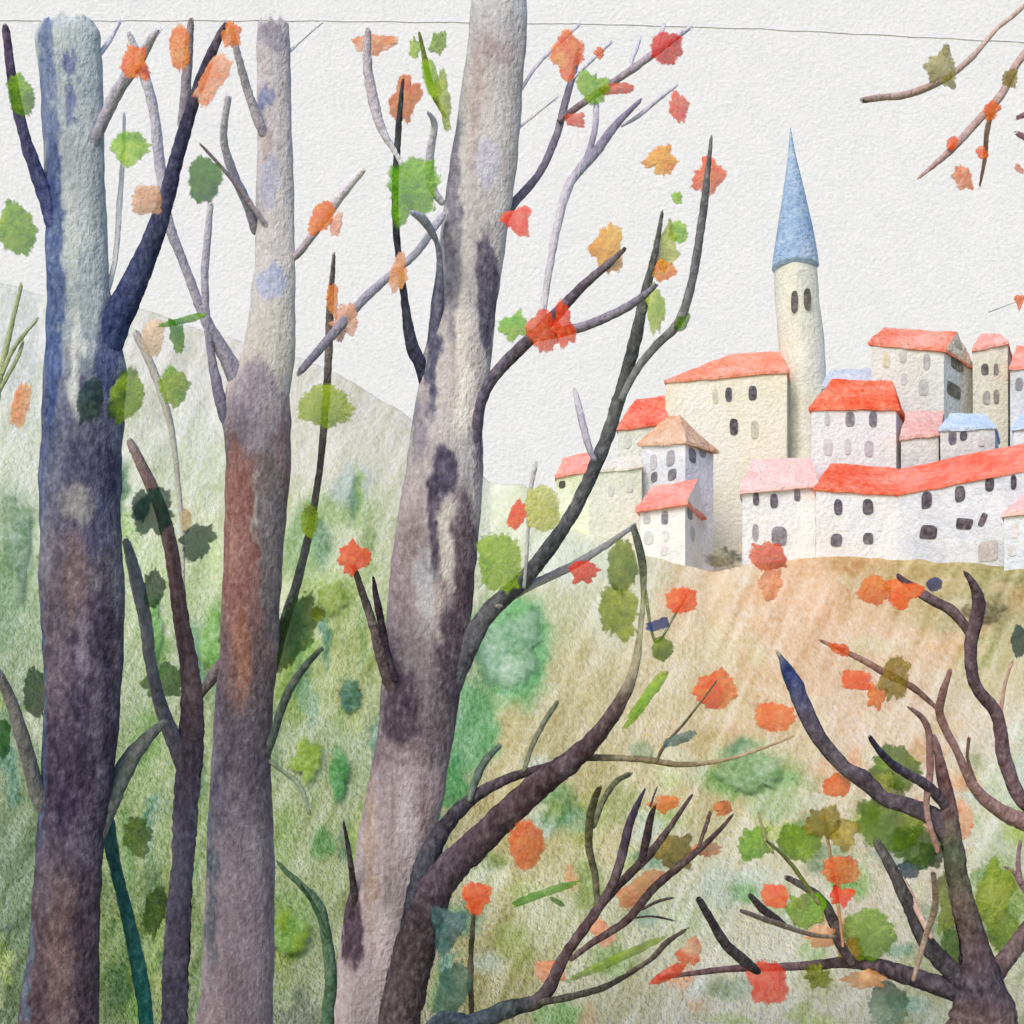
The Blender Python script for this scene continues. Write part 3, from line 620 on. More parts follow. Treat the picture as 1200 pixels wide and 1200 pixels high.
# ================================================================ twiggy shrub, bottom centre
D = 7.5
t10 = empty('bush', foot(470, D), 'bare dark shrub with a fan of upright twigs at the bottom centre', 'bush')
tube('stem', t10, [(430, ybase(D), 30, 0, DK), (500, 1222, 26, 0, (54, 62, 68)), (552, 1200, 24, 0, (52, 60, 72)), (598, 1182, 21, 0, (58, 66, 66)), (636, 1168, 17, 0, (70, 62, 66)), (662, 1120, 13, -.05, (78, 64, 66)), (700, 1066, 12, -.1, (80, 64, 68)), (722, 1026, 11, -.15, (80, 66, 70)), (738, 965, 10, -.2, (74, 66, 80)), (756, 924, 3, -.25, (74, 66, 80))], D, seg=18, wob=0.16)
for p, c in [([(704, 1062, 8), (732, 1030, 10), (762, 1000, 11), (786, 968, 7), (813, 928, 3)], (84, 70, 66)), ([(752, 1010, 9), (757, 985, 10), (762, 960, 9), (769, 942, 3)], (80, 66, 72)), ([(668, 1125, 6), (690, 1108, 8), (735, 1078, 10), (765, 1042, 10), (800, 1012, 9), (832, 984, 7), (860, 954, 3)], (86, 70, 68)), ([(818, 994, 4), (826, 972, 5), (833, 950, 5)], (92, 74, 66)), ([(632, 1175, 8), (668, 1168, 9), (710, 1156, 8), (756, 1130, 4)], (80, 76, 66)), ([(700, 1068, 6), (698, 1030, 8), (690, 990, 9), (693, 950, 10), (703, 920, 6)], (92, 88, 68)), ([(695, 970, 7), (706, 940, 7), (722, 916, 7), (741, 906, 5)], (90, 92, 66)), ([(752, 1066, 3), (772, 1056, 4), (792, 1052, 2)], (92, 78, 74)), ([(740, 1076, 2), (766, 1074, 3), (790, 1079, 2)], (92, 78, 74)), ([(735, 1140, 4), (763, 1124, 6), (782, 1104, 7), (808, 1087, 3)], (88, 80, 74)), ([(762, 945, 3), (770, 922, 2)], (92, 78, 74))]:
    B(t10, p, c, D - 0.1, None)
for a in [(788, 998, 26, 24, (150, 134, 58), 10, OL, 'ragged'), (780, 942, 17, 11, (240, 150, 104), 0, OR, 'ragged'), (846, 948, 12, 10, (216, 148, 98), 0, None, 'ragged'), (750, 1040, 34, 24, (204, 158, 108), 40, (212, 136, 96), 'blade'), (705, 1092, 15, 18, (236, 158, 122), 0, OP, 'ragged'), (646, 1140, 19, 20, (238, 148, 108), 0, OP, 'ragged'), (782, 1142, 24, 12, RE, 22, (238, 110, 84), 'blade'), (808, 1118, 15, 20, (238, 124, 88), -20, OP, 'ragged'), (828, 996, 20, 10, (234, 142, 98), 0, OP, 'ragged'), (640, 1046, 44, 9, (104, 154, 92), 20, (120, 164, 100), 'blade'), (720, 1125, 62, 9, (136, 172, 122), 24, GL, 'blade'), (652, 1056, 10, 6, (104, 150, 92), -30, None, 'blade')]:
    leaf(t10, a[0], a[1], a[2], a[3], a[4], D + 0.25, a[5], a[6], a[7])

# ================================================================ crooked tree bottom right
D = 7.8
t11 = empty('tree', foot(1140, D), 'crooked dark tree at the bottom right, its serpentine limb ending in a navy tip', 'tree', 'trees in the foreground')
tube('trunk', t11, [(1140, ybase(D), 104, 0, (110, 94, 90)), (1148, 1240, 88, 0, (104, 88, 86)), (1152, 1190, 78, 0, (92, 78, 80)), (1150, 1155, 56, 0, (66, 60, 68)), (1142, 1110, 34, 0, (80, 68, 72)), (1128, 1055, 27, 0, (86, 76, 68)), (1117, 1000, 25, 0, (74, 82, 62)), (1112, 950, 20, 0, (90, 72, 72)), (1104, 905, 14, 0, (104, 78, 76)), (1094, 860, 5, 0, (108, 84, 84))], D, seg=32, wob=0.12)
for p, c, c2, nm in [([(1122, 1020, 24), (1116, 990, 24), (1097, 960, 25), (1066, 945, 20), (1036, 936, 17), (1012, 913, 21), (990, 900, 17), (964, 870, 18), (946, 838, 20, (76, 72, 86)), (932, 804, 20, (62, 70, 104)), (923, 786, 15, (44, 56, 96)), (916, 772, 7, (70, 84, 96)), (910, 762, 4, (150, 150, 120))], (80, 72, 78), (80, 74, 84), 'limb'), ([(1112, 950, 12), (1088, 922, 13), (1052, 900, 11), (1034, 884, 9), (1018, 862, 5)], (80, 70, 76), (70, 68, 92), 'branch'), ([(1148, 1170, 30), (1118, 1140, 24), (1088, 1108, 20), (1066, 1062, 17), (1042, 1012, 13), (1024, 982, 9)], (62, 58, 68), (78, 78, 72), 'limb'), ([(1150, 1175, 28), (1115, 1160, 24), (1060, 1142, 22), (1005, 1128, 16), (940, 1132, 10), (850, 1136, 8), (768, 1147, 4)], (56, 56, 66), (104, 82, 84), 'limb'), ([(1000, 1132, 10), (984, 1105, 12), (976, 1078, 14), (958, 1050, 11), (920, 1027, 6)], (76, 66, 68), (74, 74, 68), 'branch'), ([(980, 1098, 4), (950, 1095, 6), (910, 1082, 7), (868, 1067, 5)], (132, 116, 96), (120, 104, 98), 'branch'), ([(922, 1086, 5), (908, 1076, 10), (892, 1064, 10), (878, 1048, 6)], (84, 74, 76), (90, 80, 84), 'branch'), ([(890, 1140, 8), (872, 1126, 13), (850, 1106, 12), (832, 1076, 10), (818, 1052, 8)], (72, 68, 72), (78, 72, 80), 'branch'), ([(1150, 1160, 28), (1182, 1120, 22), (1210, 1080, 18), (1236, 1040, 14)], (98, 84, 84), (110, 92, 90), 'limb'), ([(1222, 1070, 8), (1200, 1040, 9), (1188, 1022, 5), (1174, 1014, 3)], (120, 96, 98), (128, 104, 106), 'branch'), ([(1196, 1036, 7), (1193, 1010, 6), (1196, 984, 4)], (116, 94, 96), (128, 104, 106), 'branch'), ([(1070, 1150, 5), (1084, 1100, 7), (1096, 1060, 8), (1093, 1020, 6)], (144, 126, 112), (134, 118, 104), 'branch'), ([(1092, 1100, 5), (1076, 1068, 8), (1060, 1030, 5)], (150, 128, 118), (160, 140, 124), 'branch'), ([(988, 1110, 3), (982, 1060, 4), (974, 1010, 4), (964, 945, 3)], (150, 116, 80), (146, 122, 84), 'branch'), ([(1100, 1000, 6), (1086, 950, 7), (1090, 900, 9), (1086, 850, 8), (1064, 828, 4)], (142, 112, 104), (120, 92, 92), 'branch'), ([(960, 1060, 5), (925, 1010, 5), (898, 985, 3)], (120, 126, 70), (126, 130, 84), 'branch'), ([(906, 1000, 4), (896, 978, 4), (888, 950, 3)], (120, 120, 74), (126, 118, 84), 'branch')]:
    B(t11, p, c, D, None, c2, nm)
for a in [(1050, 900, 28, 24, (118, 154, 56), -30, (98, 132, 52), 'square'), (1040, 925, 22, 22, (170, 188, 110), 0, None, 'round'), (980, 921, 18, 14, (238, 126, 72), 12, OR, 'round'), (1127, 962, 13, 22, (236, 142, 96), 0, OP, 'round'), (1042, 968, 42, 34, (118, 154, 66), 0, (132, 164, 78), 'square'), (1072, 992, 32, 24, (122, 154, 76), 0, (100, 136, 86), 'ragged'), (1066, 1018, 16, 12, (66, 98, 118), 0, TB, 'ragged'), (1090, 1002, 16, 16, (104, 140, 100), 0, None, 'ragged'), (966, 966, 22, 22, (160, 148, 70), 0, OL, 'ragged'), (990, 978, 16, 20, (172, 160, 86), 0, None, 'ragged'), (934, 988, 27, 22, (112, 148, 52), 0, (126, 160, 68), 'round'), (882, 988, 24, 18, (146, 176, 86), 0, GR, 'ragged'), (985, 1020, 25, 18, (238, 128, 84), 10, (236, 146, 104), 'square'), (908, 1050, 16, 16, (238, 98, 66), 0, RO, 'square'), (945, 1068, 24, 22, (124, 146, 56), 0, GR, 'round'), (985, 1050, 15, 13, (226, 92, 74), 0, RE, 'ragged'), (1020, 1095, 34, 30, (120, 156, 68), 0, (134, 166, 92), 'round'), (900, 1152, 28, 26, (238, 94, 72), 0, (238, 116, 90), 'square'), (1042, 1180, 23, 34, (120, 144, 120), 0, (104, 134, 116), 'round'), (966, 1096, 26, 12, (230, 172, 126), 0, None, 'ragged'), (998, 1112, 18, 14, (186, 164, 84), 0, None, 'ragged'), (1018, 1148, 22, 12, (222, 172, 118), 0, None, 'ragged'), (958, 1145, 18, 16, (150, 164, 84), 0, None, 'ragged'), (1162, 1052, 26, 44, (152, 176, 90), -10, (166, 186, 108), 'ragged'), (1126, 1112, 26, 30, (112, 144, 100), 0, (128, 154, 108), 'square'), (1112, 1058, 16, 44, (156, 176, 92), 0, None, 'ragged'), (1182, 1100, 22, 26, (132, 160, 96), 0, None, 'ragged')]:
    leaf(t11, a[0], a[1], a[2], a[3], a[4], D + 0.3 if a[0] > 1020 else D + 0.15, a[5], a[6], a[7])

# ================================================================ tree just outside on the right, boughs reaching in
D = 8.5
t12 = empty('tree', foot(1300, D), 'brown wavy boughs and hanging twigs reaching in from the right edge', 'tree', 'trees in the foreground')
tube('trunk', t12, [(1310, ybase(D), 110, 0, MB), (1300, 1200, 90, 0, MB), (1290, 900, 78, 0, MB), (1284, 600, 66, 0, MB), (1276, 300, 52, 0, MB), (1262, 60, 38, 0, MV), (1240, -120, 20, 0, MV)], D, seg=28, wob=0.12)
for p, c, c2, nm in [([(1285, 985, 20), (1240, 960, 18), (1200, 940, 17), (1178, 892, 17), (1168, 838, 15), (1142, 800, 14), (1138, 752, 16), (1147, 712, 17), (1142, 688, 10), (1129, 668, 3)], (106, 86, 90), (86, 74, 82), 'limb'), ([(1140, 748, 10), (1118, 718, 13), (1090, 702, 12), (1066, 686, 10), (1048, 671, 4)], (96, 80, 80), (78, 66, 76), 'branch'), ([(1285, 1000, 22), (1240, 978, 22), (1196, 962, 21), (1164, 945, 17), (1140, 920, 12), (1122, 882, 9), (1102, 840, 10), (1104, 815, 10), (1114, 784, 5)], (124, 100, 98), (126, 98, 94), 'limb'), ([(1100, 832, 4), (1070, 806, 8), (1036, 788, 9), (1004, 770, 7), (958, 749, 3)], (104, 82, 74), (122, 92, 78), 'branch'), ([(1144, 918, 4), (1134, 890, 4), (1136, 862, 4)], (150, 120, 108), (150, 120, 108), 'branch'), ([(1172, 838, 5), (1178, 800, 4), (1188, 772, 3)], (150, 122, 104), (150, 126, 108), 'branch'), ([(1272, 10, 14), (1226, 40, 10), (1192, 74, 9), (1174, 110, 10), (1142, 146, 9), (1114, 176, 9), (1075, 210, 3)], (158, 140, 132), (150, 124, 122), 'limb'), ([(1166, 122, 6), (1157, 152, 7), (1154, 186, 6), (1147, 223, 2)], (158, 132, 126), (160, 130, 130), 'branch'), ([(1250, -60, 10), (1200, 6, 6), (1168, 34, 5), (1140, 66, 7), (1108, 92, 8), (1066, 110, 9), (1036, 114, 8), (1008, 118, 7)], (168, 150, 136), (140, 118, 116), 'limb'), ([(1276, 150, 9), (1230, 130, 7), (1190, 138, 7)], MV, (124, 92, 100), 'branch'), ([(1276, 190, 9), (1230, 176, 8), (1190, 155, 7)], MV, (112, 82, 92), 'branch'), ([(1280, 330, 5), (1230, 342, 2), (1195, 352, 2), (1158, 366, 1.5)], S3, S4, 'branch')]:
    B(t12, p, c, D, -0.4 if nm == 'limb' else None, c2, nm)
for a in [(1104, 78, 20, 24, (176, 168, 110), -10, OL, 'ragged'), (1184, 92, 10, 12, (160, 146, 76), 0, OL, 'ragged'), (1161, 130, 10, 11, OR, 0, RO, 'ragged'), (1116, 168, 7, 10, RO, -20, None, 'round'), (1150, 178, 8, 10, OR, 0, RO, 'ragged'), (1129, 210, 14, 14, OP, 0, OR, 'ragged'), (1195, 352, 7, 10, OR, 0, RO, 'tri'), (1194, 198, 6, 6, OP, 0, None, 'ragged'), (1024, 692, 20, 17, (226, 138, 88), 0, OR, 'round'), (1056, 694, 26, 19, (234, 112, 60), -16, (228, 126, 76), 'tri'), (1095, 685, 11, 9, (48, 88, 146), 16, BL, 'round'), (1194, 752, 9, 20, (56, 104, 112), 0, TB, 'round'), (986, 761, 14, 8, (240, 118, 70), -14, OR, 'ragged'), (1004, 797, 20, 13, (240, 100, 60), -6, RO, 'square'), (1048, 794, 18, 32, (156, 138, 70), -12, OL, 'ragged'), (1026, 816, 13, 16, (232, 160, 104), 0, OR, 'ragged')]:
    leaf(t12, a[0], a[1], a[2], a[3], a[4], D - 0.35, a[5], a[6], a[7])

# faint far saplings on the left slope
D = 22.0
t13 = empty('sapling', at(-12, terr_py(-12, D), D), 'faint olive twiggy sapling at the left edge below the hill crest', 'sapling')
for p in [[(-14, terr_py(-12, D) + 5, 10), (-10, 600, 9), (-4, 470, 8), (8, 405, 7), (26, 330, 4)], [(2, 440, 5), (18, 405, 5), (46, 372, 3)], [(-2, 460, 5), (20, 420, 5), (28, 396, 3)]]:
    B(t13, p, (132, 140, 106), D, 0.3, name='branch')
D = 16.0
t14 = empty('sapling', at(214, terr_py(214, D), D), 'faint grey bent sapling standing behind the slim brown stem', 'sapling')
B(t14, [(214, terr_py(214, D) + 5, 6), (214, 800, 5), (214, 640, 5), (208, 560, 6), (200, 500, 8), (182, 440, 10), (158, 388, 9)], (146, 150, 134), D, 0.2, name='stem', col2=(136, 134, 130))


# ================================================================ shrubs on the slope (low mounds hugging the ground)
def shrub(x, y, rx, ry, c, c2, label, h=0.9, cat='shrub'):
    h *= 0.55
    D0 = terr_D(x, y)
    root_p = at(x, y, D0); root_p.z = float(terr_z(x, D0))
    n, rr = 44, np.linspace(0, 1, 12)
    th = np.linspace(0, 2 * math.pi, n, endpoint=False); seed = random.random() * 80
    rad = 1 + 1.2 * (fbm(seed + np.cos(th) * 1.8, seed + np.sin(th) * 1.8, 3) - 0.5)
    V = []; Cc = []; U = []
    for q in rr:
        for j in range(n):
            qx = x + math.cos(th[j]) * rad[j] * rx * q; qy = y + math.sin(th[j]) * rad[j] * ry * q
            d = terr_D(qx, max(qy, sil(qx)[0] + 1)); z = float(terr_z(qx, d))
            bulge = h * (1 - q * q) * (0.6 + 0.8 * float(fbm(seed + qx / 9, seed + qy / 9, 3)))
            dd = d - bulge - 0.4
            p = at(qx, qy, dd)
            V.append(p)
            k = float(smooth(0.35, 0.65, fbm(seed + qx / 18, seed + qy / 18, 3)))
            a = 1.25 - 0.95 * float(smooth(0.35, 1.0, q))
            Cc.append(list(alb(c) * (1 - k) + alb(c2) * k) + [a]); U.append((qx, qy))
    idx = np.arange(len(rr) * n).reshape(len(rr), n); nx = np.roll(idx, -1, 1)
    f = np.stack([idx[:-1], idx[1:], nx[1:], nx[:-1]], -1).reshape(-1, 4)
    o = link_mesh('shrub', np.array([list(v) for v in V]) - 0, f, Cc, M_SHRUB, None, uv=U)
    return tag(o, label, cat, 'shrubs on the hillside')


for s in [(412, 816, 19, 30, (72, 112, 96), (96, 138, 102), 'small dark bluish green shrub left of the central trunk', .5),
          (396, 905, 15, 40, (96, 156, 88), (124, 172, 106), 'upright bright green shrub low on the slope beside the central trunk', .4),
          (358, 890, 22, 34, (138, 168, 60), (152, 178, 72), 'lime green shrub right of the reddish brown trunk', .4),
          (390, 700, 24, 26, (146, 168, 76), (166, 182, 96), 'yellowish green shrub under the thin dark sapling', .6),
          (600, 760, 50, 60, (128, 172, 130), (154, 188, 146), 'broad mint green shrub right of the central trunk', 1.0),
          (880, 905, 48, 28, (132, 168, 108), (156, 184, 128), 'soft green shrub in the middle of the slope below the peach soil', .8),
          (846, 652, 26, 18, (92, 92, 84), (136, 134, 112), 'dark olive bush between the white houses on the hill crest', .9),
          (20, 640, 24, 70, (124, 154, 116), (146, 172, 132), 'tall dull green shrub at the left edge of the slope', 1.0),
          (180, 740, 14, 46, (106, 164, 72), (128, 178, 96), 'narrow vivid green shrub behind the slim brown stem', .6),
          (248, 752, 18, 46, (130, 178, 92), (150, 188, 112), 'pale vivid green shrub left of the reddish brown trunk', .6),
          (335, 1092, 30, 34, (126, 166, 76), (148, 172, 62), 'bright green shrub near the bottom, left of the crooked sapling', .15),
          (1150, 716, 34, 20, (128, 120, 82), (150, 138, 96), 'brown olive shrub on the crest below the rightmost houses', .7)]:
    shrub(s[0], s[1], s[2], s[3], s[4], s[5], s[6], s[7])


# ================================================================ houses
def solid(name, parent, V, faces, fcol, mat, cuts=5, wobble=0.05, c2=None, nscale=0.35, tint=None):
    """closed solid, subdivided and slightly hand-wobbled; colour per face tag"""
    bm = bmesh.new()
    vs = [bm.verts.new(Vector(v)) for v in V]
    for i, f in enumerate(faces):
        try:
            fa = bm.faces.new([vs[k] for k in f]); fa.material_index = fcol[i]
        except ValueError:
            pass
    bmesh.ops.recalc_face_normals(bm, faces=bm.faces)
    bmesh.ops.subdivide_edges(bm, edges=bm.edges[:], cuts=cuts, use_grid_fill=True)
    bmesh.ops.triangulate(bm, faces=[f for f in bm.faces if len(f.verts) > 4])
    for v in bm.verts:
        n = mn.noise_vector(v.co * 0.8) + 0.6 * mn.noise_vector(v.co * 2.3)
        v.co += n * wobble
    bm.verts.index_update()
    VV = [tuple(v.co) for v in bm.verts]; FF = []; CC = []
    if name == 'roof':
        tint = [tuple(255 * (v / 255) ** 0.8 for v in tint[0]), tint[1]]; c2 = tuple(255 * (v / 255) ** 0.8 for v in c2)
    cols = [alb(c) for c in tint]; seed = random.random() * 50
    for f in bm.faces:
        FF.append([v.index for v in f.verts])
        base = cols[f.material_index]
        for v in f.verts:
            if c2 is not None and f.material_index == 0:
                k = 0.5 + 0.9 * mn.noise(Vector((v.co.x, v.co.y, v.co.z)) * nscale + Vector((seed, 0, 0)))
                k = min(1, max(0, k))
                CC.append(base * (1 - k) + alb(c2) * k)
            else:
                CC.append(base)
    bm.free()
    return link_mesh(name, VV, FF, CC, mat, parent, smooth_=False, corner=True)


ZB = 20.0


def gpt(px, D):
    return Vector(((px - 600) / F * D, D))


def block(root, fl, fr, br, el, er, ridge, wallc, roofc, wallc2=None, roofc2=None, gable='', out=0.3, thick=0.22, zb=None, gablec=None, wallt=None):
    """fl, fr, br: (px, D) ground corners; el, er: eave rows; ridge: two (px, py, D)."""
    FL, FR, BR = gpt(*fl), gpt(*fr), gpt(*br); BL = FL + BR - FR
    zl = EYE + (HZ - el) / F * fl[1]; zr = EYE + (HZ - er) / F * fr[1]
    z0 = ZB if zb is None else zb
    up = lambda p, z: (p.x, p.y, z)
    W = [up(FL, z0), up(FR, z0), up(BR, z0), up(BL, z0), up(FL, zl), up(FR, zr), up(BR, zr), up(BL, zl)]
    WF = [(0, 1, 5, 4), (1, 2, 6, 5), (2, 3, 7, 6), (3, 0, 4, 7), (4, 5, 6, 7), (3, 2, 1, 0)]
    wc2 = wallc2 or tuple(min(255, v * 0.97) for v in wallc)
    solid('wall', root, W, WF, [0, 0, 0, 0, 0, 0], M_WALL, cuts=9, wobble=0.035, c2=wc2, tint=[wallc])
    # roof
    cen = (FL + FR + BR + BL) / 4
    def o(p):
        d = p - cen; return p + d.normalized() * out * 0.65
    r1 = at(*ridge[0]); r2 = at(*ridge[1])
    E = [up(o(FL), zl - .02), up(o(FR), zr - .02), up(o(BR), zr - .02), up(o(BL), zl - .02)]
    T = [(e[0], e[1], e[2] + thick) for e in E]
    V = E + T + [tuple(r1), tuple(r2)]
    FC = [(4, 5, 9, 8), (6, 7, 8, 9), (7, 4, 8), (5, 6, 9), (0, 1, 5, 4), (1, 2, 6, 5), (2, 3, 7, 6), (3, 0, 4, 7), (3, 2, 1, 0)]
    tg = [0] * 9
    if 'r' in gable: tg[3] = 1
    if 'l' in gable: tg[2] = 1
    solid('roof', root, V, FC, tg, M_ROOF, cuts=9, wobble=0.10, c2=roofc2 or tuple(v * 0.93 for v in roofc), tint=[roofc, gablec or wallc], nscale=0.5)
    return dict(FL=FL, FR=FR, BR=BR, fl=fl, fr=fr, br=br)


def window(root, blk, px, py, w, h, c=(104, 102, 110), face='f', arch=True, name='window', rot=0.0):
    A, Bp = (blk['FL'], blk['FR']) if face == 'f' else (blk['FR'], blk['BR'])
    k = (px - 600) / F
    d = Bp - A
    s = (k * A.y - A.x) / (d.x - k * d.y)
    P = A + d * s
    n = Vector((d.y, -d.x)).normalized()
    if n.y > 0: n = -n
    t = d.normalized()
    if t.x < 0: t = -t
    D = P.y; z = EYE + (HZ - py) / F * D
    foresh = max(0.35, abs(t.x - k * t.y))
    hw = w * D / F / 2 / foresh; hh = h * D / F / 2
    N = 22; seed = random.random() * 60
    ring = []
    for i in range(N):
        a = 2 * math.pi * i / N
        cx, cz = math.cos(a), math.sin(a)
        e = 0.62 if arch else 0.45
        ux = math.copysign(abs(cx) ** e, cx); uz = math.copysign(abs(cz) ** (0.8 if (cz > 0 and arch) else e), cz)
        wv = 1 + 0.30 * (float(fbm(seed + cx, seed + cz, 2)) - 0.5)
        ring.append((ux * hw * wv, uz * hh * wv))
    cr, sr = math.cos(rot), math.sin(rot)
    V = []; Cc = []
    for (off, sc) in ((-0.10, 1.0), (0.06, 1.0), (0.065, 0.80), (0.065, 0.0)):
        for (a, b) in ring:
            a, b = a * cr - b * sr, a * sr + b * cr
            q = P + t * (a * sc) + n * off
            V.append((q.x, q.y, z + b * sc))
            sh = 0.88 + 0.3 * float(fbm(seed + a, seed + b, 2)) if sc else 1.0
            Cc.append(alb(c) * sh)
    f = []
    for r in range(3):
        for i in range(N):
            f.append((r * N + i, r * N + (i + 1) % N, (r + 1) * N + (i + 1) % N, (r + 1) * N + i))
    f.append(list(range(N))[::-1])
    return link_mesh(name, V, f, Cc, M_WIN, root, smooth_=False)


WH = (224, 232, 242); WH2 = (214, 222, 232); CR = (236, 240, 226); PG = (226, 230, 220)
RRED = (240, 88, 58); RPK = (242, 142, 122); RLP = (242, 196, 190); DKW = (100, 98, 106); MW = (142, 140, 148); PW = (196, 196, 202)
HG = 'houses of the hill town'


def house(px, D, label, cat='house'):
    return empty('house', Vector(((px - 600) / F * D, D, ZB)), label, cat, HG)


# church tower
D = 116.0
tw = empty('church_tower', Vector(((938 - 600) / F * D, D, ZB)), 'tall slender beige bell tower with a pointed pale blue spire', 'tower')
rows = [(700, 944, 24.5), (530, 943, 24.5), (480, 942, 24.5), (430, 941, 25), (390, 938, 25), (350, 934, 24), (313, 932, 23.5)]
V = []; Cc = []; N = 28
def tower_ring(cx, cy, r, sq=0.35):
    out = []
    for i in range(N):
        a = 2 * math.pi * i / N + math.pi / 4
        e = 1.0 / max(abs(math.cos(a - 0.5)), abs(math.sin(a - 0.5))) * sq * 0.86 + (1 - sq)
        wv = 1 + 0.05 * (float(fbm(i * 0.7, cy / 20.0, 2)) - 0.5)
        p = at(cx, cy, D)
        out.append((p.x + math.cos(a) * r * e * wv * D / F, p.y + math.sin(a) * r * e * D / F, p.z))
    return out
Q = []
for i in range(len(rows) - 1):
    for k in range(10):
        t = k / 10
        Q.append([rows[i][j] * (1 - t) + rows[i + 1][j] * t for j in range(3)])
Q.append(list(rows[-1]))
for (cy, cx, r) in Q:
    ringp = tower_ring(cx, cy, r)
    V += ringp
    for i in range(N):
        x_ = (ringp[i][0] * F / D + 600 - cx) / r
        k = float(fbm(x_ * 1.5 + 3, cy / 30.0, 3))
        c = alb((226, 229, 216)) * (1.16 - 0.3 * k)
        kk = float((1 - smooth(.5, 1.0, np.hypot((x_ + .75) / .5, (cy - 505) / 60))) * .55)
        c = c * (1 - kk) + alb((158, 160, 150)) * kk
        Cc.append(c)
nr = len(Q); idx = np.arange(nr * N).reshape(nr, N); nx = np.roll(idx, -1, 1)
f = np.stack([idx[:-1], nx[:-1], nx[1:], idx[1:]], -1).reshape(-1, 4).tolist() + [idx[-1].tolist()]
link_mesh('tower_wall', V, f, Cc, M_WALL, tw)
V = []; Cc = []
sp = [(317, 932, 24), (313, 932, 27), (300, 932, 25.5), (270, 931.5, 20.5), (240, 930.5, 15), (210, 929.5, 9.5), (185, 928, 5), (165, 927, 2.2), (150, 926.5, .5)]
Q = []
for i in range(len(sp) - 1):
    for k in range(8):
        t = k / 8; Q.append([sp[i][j] * (1 - t) + sp[i + 1][j] * t for j in range(3)])
Q.append(list(sp[-1]))
for (cy, cx, r) in Q:
    V += tower_ring(cx, cy, r, 0.15)
    for i in range(N):
        k = float(fbm(i * 0.5, cy / 16.0, 3)); edge = 0.75 + 0.5 * k
        Cc.append(alb((168, 194, 222)) * (1 - k * .5) + alb((138, 168, 206)) * k * .5)
nr = len(Q); idx = np.arange(nr * N).reshape(nr, N); nx = np.roll(idx, -1, 1)
f = np.stack([idx[:-1], nx[:-1], nx[1:], idx[1:]], -1).reshape(-1, 4).tolist() + [idx[-1].tolist(), idx[0][::-1].tolist()]
link_mesh('spire', V, f, Cc, M_ROOF, tw)
Dw = D - 1.74
tb = dict(FL=gpt(915, Dw), FR=gpt(960, Dw), BR=gpt(960, Dw + 3))
window(tw, tb, 931, 353, 8, 24, (112, 110, 106)); window(tw, tb, 946, 350, 8.5, 24, (106, 104, 100))

# cream building beside the tower
h = house(850, 113, 'large cream yellow house with a long salmon roof left of the bell tower')
b = block(h, (780, 113), (922, 113), (930, 122), 449, 437, ((858, 414, 117), (914, 412, 117)), CR, (244, 134, 104), (236, 232, 208), (246, 152, 126))
for w in [(838, 464, 7, 17, (206, 206, 186)), (854, 462, 8, 16, DKW), (882, 461, 10, 17, DKW), (860, 500, 9.5, 19, DKW), (884, 503, 9, 22, (202, 202, 186))]: window(h, b, *w)
# red-roofed pale house behind, left
h = house(750, 112, 'pale house under the bright red lopsided roof, just left of the cream house')
b = block(h, (724, 112), (782, 112), (788, 117), 505, 498, ((745, 468, 114.5), (779, 464, 114.5)), PG, (242, 98, 76), (214, 220, 202), (244, 120, 98))
for w in [(735, 516, 9, 18, (206, 212, 204)), (729, 545, 8, 16, (212, 216, 208)), (748, 545, 8, 16, (212, 216, 208))]: window(h, b, *w)
# far left small roof
h = house(672, 109, 'small pale house with pink roof and one round dark window, farthest left')
b = block(h, (652, 109), (694, 107), (700, 112), 561, 553, ((660, 536, 109.5), (692, 529, 109)), (220, 226, 206), (244, 136, 124), (206, 216, 186), (246, 150, 138))
window(h, b, 659, 568, 8, 8, (74, 76, 66))
# long pale wall under it
h = house(722, 106, 'pale grey green house with a low colourless roof behind the slate limb')
b = block(h, (690, 106), (752, 106), (756, 112), 556, 548, ((704, 540, 109), (748, 532, 109)), (224, 228, 216), (222, 220, 206), (212, 218, 202), (226, 222, 210))
for w in [(716, 575, 7, 14, (208, 212, 204)), (738, 570, 7, 14, (208, 212, 204))]: window(h, b, *w)
# brown hip roof
h = house(795, 105.5, 'pale blue white corner house with a brown hipped roof')
b = block(h, (752, 107.5), (803, 104), (836, 106.5), 522, 521, ((782, 489, 107), (796, 486, 107)), (228, 232, 238), (214, 176, 146), (216, 222, 230), (206, 150, 112), out=0.55)
for w in [(766, 541, 7.5, 18, PW), (786, 537, 9, 18, (160, 160, 168)), (767, 559, 7, 12, (120, 120, 128)), (788, 556, 9, 13, (112, 112, 120))]: window(h, b, *w)
for w in [(811, 534, 8, 17, (120, 122, 136), 's'), (823, 527, 8, 17, (132, 134, 148), 's')]: window(h, b, w[0], w[1], w[2], w[3], w[4], w[5])
# pink roof in front
h = house(785, 102, 'white house with slanting rose pink roof in front of the brown roof')
b = block(h, (750, 102.3), (803, 101), (822, 105.2), 601, 592, ((765, 570, 104), (818, 561, 103)), (234, 236, 236), (244, 150, 136), (222, 224, 224), (240, 132, 118), gable='r', out=0.7)
for w in [(758, 607, 8, 12, (184, 186, 190)), (779, 607, 8, 16, (130, 130, 136)), (760, 630, 12, 14, (200, 202, 204)), (780, 628, 8, 12, (206, 206, 208)), (778, 645, 8, 12, (206, 206, 208))]: window(h, b, *w)
for w in [(808, 600, 7, 17, (134, 134, 140)), (811, 625, 7, 17, (188, 188, 190))]: window(h, b, *w, face='s')
# low pale pink roof
h = house(740, 100, 'low house with a very pale pink roof at the foot of the rose roofed house')
b = block(h, (698, 100), (782, 100), (786, 104), 688, 684, ((706, 660, 102), (780, 652, 102)), WH, (244, 222, 220), WH2, (242, 212, 210), zb=18.5)
